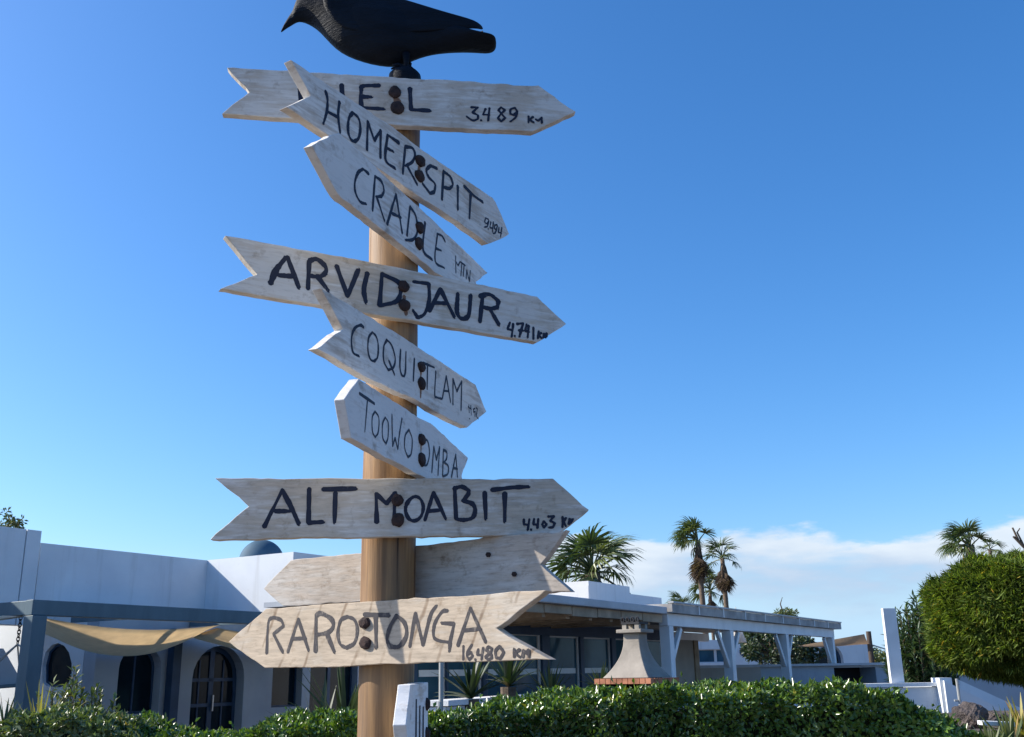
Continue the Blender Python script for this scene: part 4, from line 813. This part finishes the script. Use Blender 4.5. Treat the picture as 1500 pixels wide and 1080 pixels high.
def hedge(label, prof, Y0, depth, seed, dens, mat, leafL=.055, name='hedge'):
    """prof: list of (px, py) along the top as seen; Y0 front; real hedge volume with leaves all over its skin"""
    pts_ = [at(x, y, Y0+.15) for x, y in prof]; xs_ = np.array([p.x for p in pts_]); zs_ = np.array([p.z for p in pts_])
    h = thing(name, (float(xs_.mean()), Y0+depth/2, 0), label, 'hedge')
    r_ = np.random.default_rng(seed)
    def top(x, y):
        z = np.interp(x, xs_, zs_)
        return z+.03*np.sin(x*5.1+y*3+seed)+.022*np.sin(x*11.7-y*7)+.02*np.sin(x*23+y*13)-.06
    x0, x1 = xs_[0], xs_[-1]; Wx = x1-x0
    # leafless inner mass
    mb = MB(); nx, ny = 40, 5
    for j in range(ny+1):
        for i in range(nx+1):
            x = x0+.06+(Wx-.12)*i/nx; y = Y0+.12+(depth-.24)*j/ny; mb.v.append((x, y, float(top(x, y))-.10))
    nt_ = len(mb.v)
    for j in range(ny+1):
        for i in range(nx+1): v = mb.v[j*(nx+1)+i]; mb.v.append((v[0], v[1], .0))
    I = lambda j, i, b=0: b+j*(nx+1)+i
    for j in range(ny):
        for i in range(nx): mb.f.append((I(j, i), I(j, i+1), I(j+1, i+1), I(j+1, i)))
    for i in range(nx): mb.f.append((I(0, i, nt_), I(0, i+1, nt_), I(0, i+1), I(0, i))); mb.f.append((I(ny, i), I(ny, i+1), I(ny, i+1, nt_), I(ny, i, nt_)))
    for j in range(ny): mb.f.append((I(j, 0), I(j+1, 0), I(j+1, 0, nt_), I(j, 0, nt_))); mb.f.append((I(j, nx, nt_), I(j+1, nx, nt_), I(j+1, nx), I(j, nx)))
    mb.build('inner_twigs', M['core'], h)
    nf = int(Wx*1.35*dens*.62); nt2 = int(Wx*depth*dens); nend = int(depth*1.3*dens*.5)
    # front (and back thinly), top, right end
    fx = x0+Wx*r_.random(nf); fz = r_.random(nf)**.55; fy = Y0+.02+np.abs(r_.normal(0, .05, nf))-.03+.03*np.sin(fx*9)+.02*np.sin(fx*21)
    P1 = np.stack([fx, fy, top(fx, fy)*fz], 1); N1 = np.tile([0, -1.0, .45], (nf, 1))
    tx = x0+Wx*r_.random(nt2); ty = Y0+depth*r_.random(nt2); P2 = np.stack([tx, ty, top(tx, ty)-np.abs(r_.normal(0, .035, nt2))+.02], 1); N2 = np.tile([0, -.1, 1.0], (nt2, 1))
    ex = np.concatenate([np.full(nend, x1), np.full(nend, x0)])+r_.normal(0, .04, 2*nend); ey = Y0+depth*r_.random(2*nend); P3 = np.stack([ex, ey, top(ex, ey)*r_.random(2*nend)**.6], 1); N3 = np.tile([1.0, 0, .3], (2*nend, 1)); N3[nend:, 0] = -1
    # sprouting tips above the clipped line
    ns = int(Wx*26); sx = x0+Wx*r_.random(ns); sy = Y0+depth*r_.random(ns); PS = []; NS = []
    for i in range(ns):
        hh = r_.random()**2*.09+.01
        for k in range(4): PS.append((sx[i]+r_.normal(0, .012), sy[i]+r_.normal(0, .012), float(top(sx[i], sy[i]))+hh*k/3)); NS.append((r_.normal(0, .5), r_.normal(0, .5), .6))
    P = np.concatenate([P1, P2, P3, np.array(PS)]); N = np.concatenate([N1, N2, N3, np.array(NS)])
    n_ = len(P); up = N/np.linalg.norm(N, axis=1, keepdims=True)+rv(n_, r_)*.75; d = rv(n_, r_)+N*.55+np.array([0, 0, .35])
    o_ = leaf_mesh('foliage', P, d, up, leafL*(.55+.9*r_.random(n_)**1.4), leafL*.52*r_.uniform(.8, 1.2, n_), mat, h, .22, seed, .12); o_['kind'] = 'stuff'
    return h
hedge('long glossy green clipped hedge to the right of the signpost', [(596, 1058), (640, 1050), (700, 1034), (760, 1022), (830, 1018), (900, 1014), (960, 1008), (1020, 1004), (1100, 1006), (1180, 1004), (1260, 1003), (1305, 1003), (1325, 1018), (1345, 1034), (1390, 1046), (1412, 1056), (1432, 1075)], 6.6, 1.1, 3, 5600, M['hedge'], .043)
hedge('green clipped hedge to the left of the signpost', [(150, 1058), (200, 1066), (250, 1074), (330, 1074), (375, 1056), (430, 1054), (480, 1050), (530, 1050), (590, 1054)], 6.9, 1.0, 5, 5600, M['hedge'], .043)
hedge('pale-leaved rounded shrub at the left end of the hedge', [(-70, 1070), (-20, 1062), (20, 1052), (70, 1044), (110, 1046), (150, 1056), (178, 1072)], 6.3, 1.2, 9, 4200, M['bushl'], .045, 'shrub')['category'] = 'shrub'

# upright leafy shrub in front of the house
def upright_shrub(name, foot, hgt, spread, nst, label, mat, L, Wd, seed, cat='shrub', nleaf=34, low=.15):
    r_ = np.random.default_rng(seed); foot = Vector(foot); s_ = thing(name, foot, label, cat); P = []; D = []; U = []
    mbs = MB()
    for k in range(nst):
        a = r_.random()*6.28; sp_ = spread*r_.random()**.6; tip = foot+Vector((math.cos(a)*sp_, math.sin(a)*sp_, hgt*(1-.35*(sp_/spread)**2)*r_.uniform(.82, 1.0)))
        q = [foot+(tip-foot)*f+Vector((math.cos(a), math.sin(a), 0))*spread*.12*math.sin(f*3.1) for f in (0, .35, .7, 1)]; mbs.tube(q, [.012, .009, .006, .003], 5)
        for j in range(nleaf):
            f = low+(1-low)*j/(nleaf-1); i = min(int(f*3), 2); p = q[i]+(q[i+1]-q[i])*(f*3-i); w = r_.normal(size=3)*.7; ax_ = (q[i+1]-q[i]).normalized()
            P.append(p); D.append((w[0]+ax_.x*.7, w[1]+ax_.y*.7, w[2]*.5+.75)); U.append((-w[0], -w[1], 1.0))
    mbs.build('stem', M['branch'], s_); n_ = len(P)
    o_ = leaf_mesh('foliage', P, D, U, L*r_.uniform(.7, 1.2, n_), Wd*r_.uniform(.8, 1.2, n_), mat, s_, .2, seed, .1); o_['kind'] = 'stuff'; return s_
f = at(108, 1040, 9.0); upright_shrub('upright_shrub', (f.x, f.y, 0), at(110, 976, 9.0).z, .5, 54, 'upright leafy shrub with pale-tipped shoots before the arched window', M['bushl'], .075, .028, 11, nleaf=46, low=.45)
f = at(1352, 1000, 16.6); upright_shrub('oleander_bush', (f.x, f.y, 0), at(1345, 872, 16.6).z+.05, .55, 110, 'oleander bush with narrow leaves between the pillar and the round tree', M['oleander'], .14, .034, 12, 'bush', 60, .4)
f = at(1150, 970, 30); 
# dark trees before the far house
def leafy_tree(name, foot, cz_, rx, rz, n_, label, mat, L, Wd, seed, cat='tree', limb=5, clump=None):
    r_ = np.random.default_rng(seed); foot = Vector(foot); t_ = thing(name, foot, label, cat); mb = MB(); c = foot+Vector((0, 0, cz_))
    mb.tube([foot, foot+Vector((.05*rx, 0, cz_*.5)), c+Vector((0, 0, -rz*.3))], [rx*.09, rx*.07, rx*.05], 8)
    cl = []
    for k in range(clump or 26):
        d = rv(1, r_)[0]; rad = r_.random()**.4; q = c+Vector((d[0]*rx*rad, d[1]*rx*rad, d[2]*rz*rad)); cl.append((q, rx*r_.uniform(.18, .34)))
        if k < limb*2: mb.tube([c+Vector((0, 0, -rz*.4)), (c+q)/2+Vector((0, 0, -rz*.1)), q], [rx*.04, rx*.025, rx*.01], 5)
    mb.build('trunk', M['branch'], t_)
    P = np.empty((n_, 3)); N = np.empty((n_, 3))
    which = r_.integers(0, len(cl), n_); dd = rv(n_, r_); rr_ = r_.random(n_)**.4
    for i in range(n_): q, rad = cl[which[i]]; P[i] = np.array(q)+dd[i]*rad*rr_[i]; N[i] = dd[i]
    o_ = leaf_mesh('crown', P, N+rv(n_, r_)*.8, N+rv(n_, r_)*.6+np.array([0, 0, .4]), L*r_.uniform(.7, 1.2, n_), Wd*r_.uniform(.8, 1.2, n_), mat, t_, .15, seed, .1); o_['kind'] = 'stuff'
    return t_
for i, (x, y, Y, rx, rz, lb) in enumerate([(1135, 950, 29, .95, .62, 'dark spreading tree before the far house wall'), (1178, 958, 30.5, .5, .42, 'small dark bush beside the arched door of the far house'), (1112, 935, 30, .6, .5, 'dark leafy tree top showing between the pergola posts')]):
    c = at(x, y, Y); leafy_tree('dark_tree', (c.x, c.y, 0), c.z, rx, rz, 2600, lb, M['darktree'], .13, .06, 20+i)
for i, (x, y, Y, rx, rz, lb) in enumerate([(1152, 903, 46, .55, .32, 'distant bushy tree top just over the white pergola roof'), (1288, 963, 40, .7, .35, 'distant green bush behind the sail pole'), (12, 768, 27, .34, .38, 'tufted tree top showing above the white house')]):
    c = at(x, y, Y); leafy_tree('distant_tree', (c.x, c.y, 0), c.z, rx, rz, 900 if i < 2 else 260, lb, M['frond'], .16 if i < 2 else .14, .05, 30+i, clump=14 if i < 2 else 12)
# bare twigs
for i, (ps, Y, lb) in enumerate([([(1500, 800), (1492, 792), (1483, 773)], 24, 'bare forked branch reaching in above the round tree'), ([(1148, 900), (1143, 885), (1146, 875)], 46, 'thin bare twig above the white pergola roof')]):
    q = [at(x, y, Y) for x, y in ps]; mb = MB()
    if i == 0:
        r0 = at(1530, 830, Y); mb.tube([Vector((r0.x+.5, Y, 0)), r0, q[0], q[1], q[2]], [.09, .05, .035, .03, .022], 6)
        mb.tube([q[0], at(1490, 780, Y), at(1494, 774, Y)], [.025, .02, .012], 5); mb.tube([r0, at(1498, 800, Y), at(1484, 786, Y)], [.04, .03, .022], 5); mb.tube([q[1], at(1486, 786, Y)], [.02, .012], 5)
    else: mb.tube([Vector((q[0].x, Y, 0)), q[0], q[1], q[2]], [.06, .04, .025, .012], 5)
    tag(mb.build('bare_branch', M['branch']), lb, 'branch')

# round feathery topiary
c = at(1512, 902, 9.0); RX = .745; RZ = .52; top_t = thing('round_topiary', (c.x, c.y+.3, 0), 'big round feathery green topiary tree beside the garden stair', 'tree')
cc = np.array([c.x, c.y+.3, c.z]); mb = MB(); mb.tube([(cc[0]+.25, cc[1], 0), (cc[0]+.2, cc[1], cc[2]*.5), (cc[0]+.1, cc[1], cc[2])], [.07, .055, .05], 10); mb.build('trunk', M['branch'], top_t, smooth=True)
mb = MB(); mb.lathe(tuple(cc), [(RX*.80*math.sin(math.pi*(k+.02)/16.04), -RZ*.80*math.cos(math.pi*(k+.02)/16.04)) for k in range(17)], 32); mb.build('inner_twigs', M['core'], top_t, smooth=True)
n_ = 420000; r_ = np.random.default_rng(44); d = rv(n_, r_)
lump = 1+.05*np.sin(d[:, 0]*9+d[:, 2]*6)+.04*np.sin(d[:, 1]*13-d[:, 2]*11)+.035*np.sin(d[:, 0]*23+d[:, 1]*17)
rad = (.80+.18*r_.random(n_)**.7)*lump
sgz = np.sign(d[:, 2])*np.abs(d[:, 2])**.82
clm = .5+.5*np.sin(d[:, 0]*7.3+1.1)*np.sin(d[:, 1]*6.1+.4)*np.sin(d[:, 2]*8.7+2.2); rad = rad*(1-.10*(r_.random(n_) < clm*.75))
P = cc+np.stack([d[:, 0]*RX*rad, d[:, 1]*RX*rad, sgz*RZ*rad], 1); D = d*.55+rv(n_, r_)*.6+np.array([0, 0, -.35])+np.stack([np.sin(P[:, 2]*21), np.cos(P[:, 0]*19), np.sin(P[:, 0]*17)], 1)*.28
o_ = leaf_mesh('foliage', P, D, rv(n_, r_)+d*.6, .070*r_.uniform(.4, 1.5, n_), .0026, M['needle'], top_t, .1, 44, .25); o_['kind'] = 'stuff'

# strap-leaved plants
def strap_plant(name, foot, n_, L, Wd, label, mat, seed, lean=.8, trunk=0.0, cat='plant', pot=False):
    r_ = np.random.default_rng(seed); foot = Vector(foot); t_ = thing(name, foot, label, cat, name.replace('_', ' ')+'s in the garden'); b0 = foot+Vector((0, 0, trunk))
    if trunk: 
        mb = MB(); mb.tube([foot, foot+Vector((0, 0, trunk*.5)), b0], [.09, .07, .08], 8); mb.build('pot' if pot else 'stem', M['terracotta'] if pot else M['bark'], t_)
    for k in range(n_):
        a = r_.random()*6.28; el = r_.uniform(.25, 1.45); l = L*r_.uniform(.65, 1.1); d = Vector((math.cos(a)*math.cos(el), math.sin(a)*math.cos(el), math.sin(el))); side = Vector((-math.sin(a), math.cos(a), 0))
        mb = MB(); ns = 6
        for j in range(ns+1):
            f = j/ns; p = b0+d*l*f+Vector((0, 0, -l*.35*lean*f*f*math.cos(el))); w = Wd*(1-f**2.2)*.5+.001; mb.v += [tuple(p-side*w+Vector((0, 0, w*.5))), tuple(p), tuple(p+side*w+Vector((0, 0, w*.5)))]
        for j in range(ns): b_ = 3*j; mb.f += [(b_, b_+1, b_+4, b_+3), (b_+1, b_+2, b_+5, b_+4)]
        rr_ = r_.random(); mb.att['rnd'] = [(rr_,)*3]*len(mb.v); mb.build('leaf', mat, t_, smooth=True)
    return t_
f = at(505, 1060, 11.2); strap_plant('yucca_plant', (f.x, f.y, 0), 34, 1.0, .06, 'dark strap-leaved yucca behind the hedge just left of the pole', M['darktree'], 51, .6, .95)
f = at(470, 1060, 12.4); strap_plant('yucca_plant', (f.x, f.y, 0), 26, .9, .055, 'spiky yucca in front of the house window left of the pole', M['darktree'], 52, .6, .75)
f = at(690, 1040, 10.3); strap_plant('yucca_plant', (f.x, f.y, 0), 34, .55, .05, 'dark yucca clump in the shade below the cracked board', M['darktree'], 53, .7, 1.35)
f = at(745, 1040, 10.8); strap_plant('yucca_plant', (f.x, f.y, 0), 36, .55, .05, 'dark yucca clump under the tail of the cracked board', M['darktree'], 54, .7, 1.45)
f = at(806, 1003, 13.2); strap_plant('spiky_plant', (f.x, f.y, 0), 26, .55, .035, 'green spiky plant before the sliding glass doors', M['strap'], 55, .5, 1.25)
f = at(880, 1000, 12.9); strap_plant('spiky_plant', (f.x, f.y, 0), 30, .40, .028, 'yellow-green spiky plant in a clay pot beside the barbecue', M['ystrap'], 56, .4, 1.35, pot=True)
f = at(60, 1035, 8.6); strap_plant('spiky_plant', (f.x, f.y, 0), 34, .5, .022, 'grassy spiky plant at the foot of the pergola post', M['ystrap'], 57, .3, 1.12)
f = at(12, 1020, 12.5); strap_plant('spiky_plant', (f.x, f.y, 0), 14, .5, .04, 'dark spiky plant below the hanging swing', M['strap'], 58, .3, 1.05)
f = at(1478, 1075, 7.2); strap_plant('succulent_clump', (f.x, f.y, 0), 70, .34, .03, 'pale spiky succulent clump beside the lava boulder', M['strap'], 59, .5, 1.0)
f = at(1496, 1062, 7.8); strap_plant('succulent_clump', (f.x, f.y, 0), 60, .30, .028, 'yellowish succulent clump at the foot of the round tree', M['ystrap'], 60, .5, 1.08)
f = at(1450, 1085, 6.9); strap_plant('succulent_clump', (f.x, f.y, 0), 60, .26, .03, 'green succulent clump at the end of the hedge', M['strap'], 61, .5, 1.0)
# raised bed, boulder, plank
mb = MB(); a = at(1432, 1075, 7.4); mb.hexa([(a.x, 7.0, 0), (a.x+3.5, 7.0, 0), (a.x+3.5, 10.2, 0), (a.x, 10.2, 0), (a.x, 7.0, 1.02), (a.x+3.5, 7.0, 1.06), (a.x+3.5, 10.2, 1.2), (a.x, 10.2, 1.14)])
bd_ = mb.build('planting_bank', M['rock']); bd_['kind'] = 'structure'; bd_['label'] = 'raised dark soil bank at the end of the hedge'
def boulder(c, r_, seed, label):
    bm = bmesh.new(); bmesh.ops.create_icosphere(bm, subdivisions=4, radius=1); rd = random.Random(seed); ph = [rd.random()*6 for _ in range(6)]
    for v in bm.verts:
        q = v.co.copy(); k = 1+.14*math.sin(q.x*3+ph[0])*math.cos(q.y*2.6+ph[1])+.09*math.sin(q.z*6+ph[2]+q.x*4)+.05*math.sin(q.x*13+ph[3])*math.sin(q.z*11+ph[4]); v.co = Vector((q.x*r_[0]*k, q.y*r_[1]*k, max(q.z, -.6)*r_[2]*k))
    me = bpy.data.meshes.new('boulder'); bm.to_mesh(me); bm.free(); o_ = bpy.data.objects.new('boulder', me); COL.objects.link(o_); me.materials.append(M['rock']); o_.location = c; tag(o_, label, 'rock', None); return o_
c = at(1420, 1048, 8.0); boulder((c.x, c.y, c.z-.02), (.115, .13, .12), 3, 'dark rounded lava boulder near the foot of the stair')
c = at(1452, 1052, 8.4); boulder((c.x, c.y, c.z), (.12, .12, .06), 5, 'low flat lava boulder beside the rounded one')
a = at(1436, 1059, 7.35); b_ = at(1482, 1061, 7.35); mb = MB(); mb.bar(a, b_, .10, .03); tag(mb.build('white_plank', M['plaster'], bevel=.004), 'short white kerb plank among the succulents', 'plank')
# pale pipe left of the yuccas
p_ = at(646, 1040, 9.4); mb = MB(); mb.tube([(p_.x, p_.y, 0), (p_.x, p_.y, at(648, 940, 9.4).z)], .02, 10); so = thing('garden_post', (p_.x, p_.y, 0), 'slim pale post with a small tap right of the signpost', 'post'); mb.build('post_shaft', M['pipe'], so, smooth=False)
mb = MB(); q = at(644, 1033, 9.35); mb.tube([(q.x, q.y, q.z-.12), (q.x, q.y, q.z+.03)], .018, 8); mb.tube([(q.x, q.y, q.z), (p_.x, p_.y, q.z)], .012, 6); mb.build('tap', M['metal'], so)

# ------------------------------------------------------------------ palms
def fan_frond(name, Lp, Ll, nleaf, spread, droop, seed):
    """fan leaf along +X: stalk and folded, drooping blades"""
    r_ = random.Random(seed); mb = MB(); tip = Vector((Lp, 0, -.06*Lp)); mb.tube([(0, 0, 0), (Lp*.5, 0, .02*Lp), tip], [.028, .022, .016], 4)
    for k in range(nleaf):
        a = spread*(2*k/(nleaf-1)-1)+r_.uniform(-.04, .04); l = Ll*(1-.28*abs(a)/spread)*r_.uniform(.85, 1.08); dz = r_.uniform(-.12, .12)+.10*math.cos(k*math.pi)
        d = Vector((math.cos(a), math.sin(a), dz)); s_ = Vector((-math.sin(a), math.cos(a), .15)); w = Ll*.040
        q = [tip, tip+d*l*.45+Vector((0, 0, -droop*l*.10)), tip+d*l*.78+Vector((0, 0, -droop*l*.33)), tip+d*l*.93+Vector((0, 0, -droop*l*.62))]
        for i, p in enumerate(q): ww = w*(.55, 1, .7, .06)[i]; mb.v += [tuple(p-s_*ww), tuple(p+s_*ww)]
        b_ = len(mb.v)-8
        for i in range(3): mb.f.append((b_+2*i, b_+2*i+1, b_+2*i+3, b_+2*i+2))
    return mb
FRONDS = {}
def palm(label, px, py_base_crown, Y, crown, ngreen, ndead, seed, wind=(-.55, 0, .0), trunk_r=.16, skirt=1.0, bend=0.0, el=(-.5, 1.35)):
    r_ = random.Random(seed); hub = at(px, py_base_crown, Y); foot = Vector((hub.x+bend, hub.y, 0)); t_ = thing('fan_palm', foot, label, 'palm tree', 'fan palms around the houses')
    mb = MB(); np_ = 9; mb.tube([foot+(hub-foot)*(i/np_)+Vector((-bend*.25*math.sin(i/np_*math.pi), 0, 0)) for i in range(np_+1)], [trunk_r*(1.25-.35*i/np_+.05*(i % 2)) for i in range(np_+1)], 10); mb.build('trunk', M['bark'], t_, smooth=True)
    for kind, n_ in (('frond', ngreen), ('dead_frond', ndead)):
        for k in range(n_):
            key = (kind, k % 4, round(crown, 2))
            a = k*2.39996+r_.uniform(-.2, .2)
            if kind == 'frond': e = el[0]+(el[1]-el[0])*((k+.5)/n_)**.8; d = Vector((math.cos(a)*math.cos(e), math.sin(a)*math.cos(e), math.sin(e)))+Vector(wind)*(.35+.5*r_.random())
            else: d = Vector((math.cos(a)*.24, math.sin(a)*.24, -1+.35*r_.random()))
            d.normalize(); sc_ = crown*r_.uniform(.82, 1.1)*(skirt if kind != 'frond' else 1)
            if key not in FRONDS:
                mb = fan_frond(kind, .50, .55, 18, 1.5 if kind == 'frond' else .75, 1.0 if kind == 'frond' else 1.6, hash(key) % 1000 if False else k*7+len(FRONDS)); mb.att['rnd'] = [((k*.37) % 1,)*3]*len(mb.v)
                o_ = mb.build(kind, M['frond' if kind == 'frond' else 'deadfrond']); FRONDS[key] = o_
            else: o_ = FRONDS[key].copy(); COL.objects.link(o_)
            o_.parent = t_; x = d; side = Vector((0, 0, 1)).cross(x); side = side.normalized() if side.length > .05 else Vector((0, 1, 0)); up = x.cross(side)
            side2 = side*math.cos(tw := r_.uniform(-.7, .7))+up*math.sin(tw); up2 = x.cross(side2)
            mt = Matrix((x, side2, up2)).transposed().to_4x4(); o_.matrix_local = Matrix.Translation((hub-foot)+Vector((0, 0, r_.uniform(-.12, .12)-(r_.random()*.9*crown*.35 if kind != 'frond' else 0)))) @ mt @ Matrix.Scale(sc_, 4)
    return t_
palm('broad fan palm rising behind the white roof block', 868, 840, 36, 1.95, 30, 14, 1, (-.3, 0, .1), .3, .8)
palm('tallest wind-blown fan palm behind the white pergola', 1022, 792, 60, 1.75, 22, 26, 2, (-1.15, 0, .35), .15, 1.05, .25)
palm('tall fan palm with a long dead skirt beside the tallest one', 1058, 818, 62, 1.45, 13, 24, 3, (-.35, 0, .25), .14, 1.12, .2)
palm('small slender fan palm between the two tall palms', 1040, 864, 80, 1.9, 16, 8, 4, (-.2, 0, 0), .12, .8)
palm('little fan palm crown just above the white pergola roof', 997, 890, 74, 1.3, 18, 4, 5, (-.1, 0, .1), .14, .7)
palm('wind-blown fan palm behind the round topiary tree', 1421, 799, 48, 1.55, 22, 8, 6, (-1.0, 0, .2), .2, .9)
palm('small fan palm crown beside the wind-blown palm', 1450, 805, 52, .85, 10, 2, 7, (.3, 0, -.2), .1, .7)
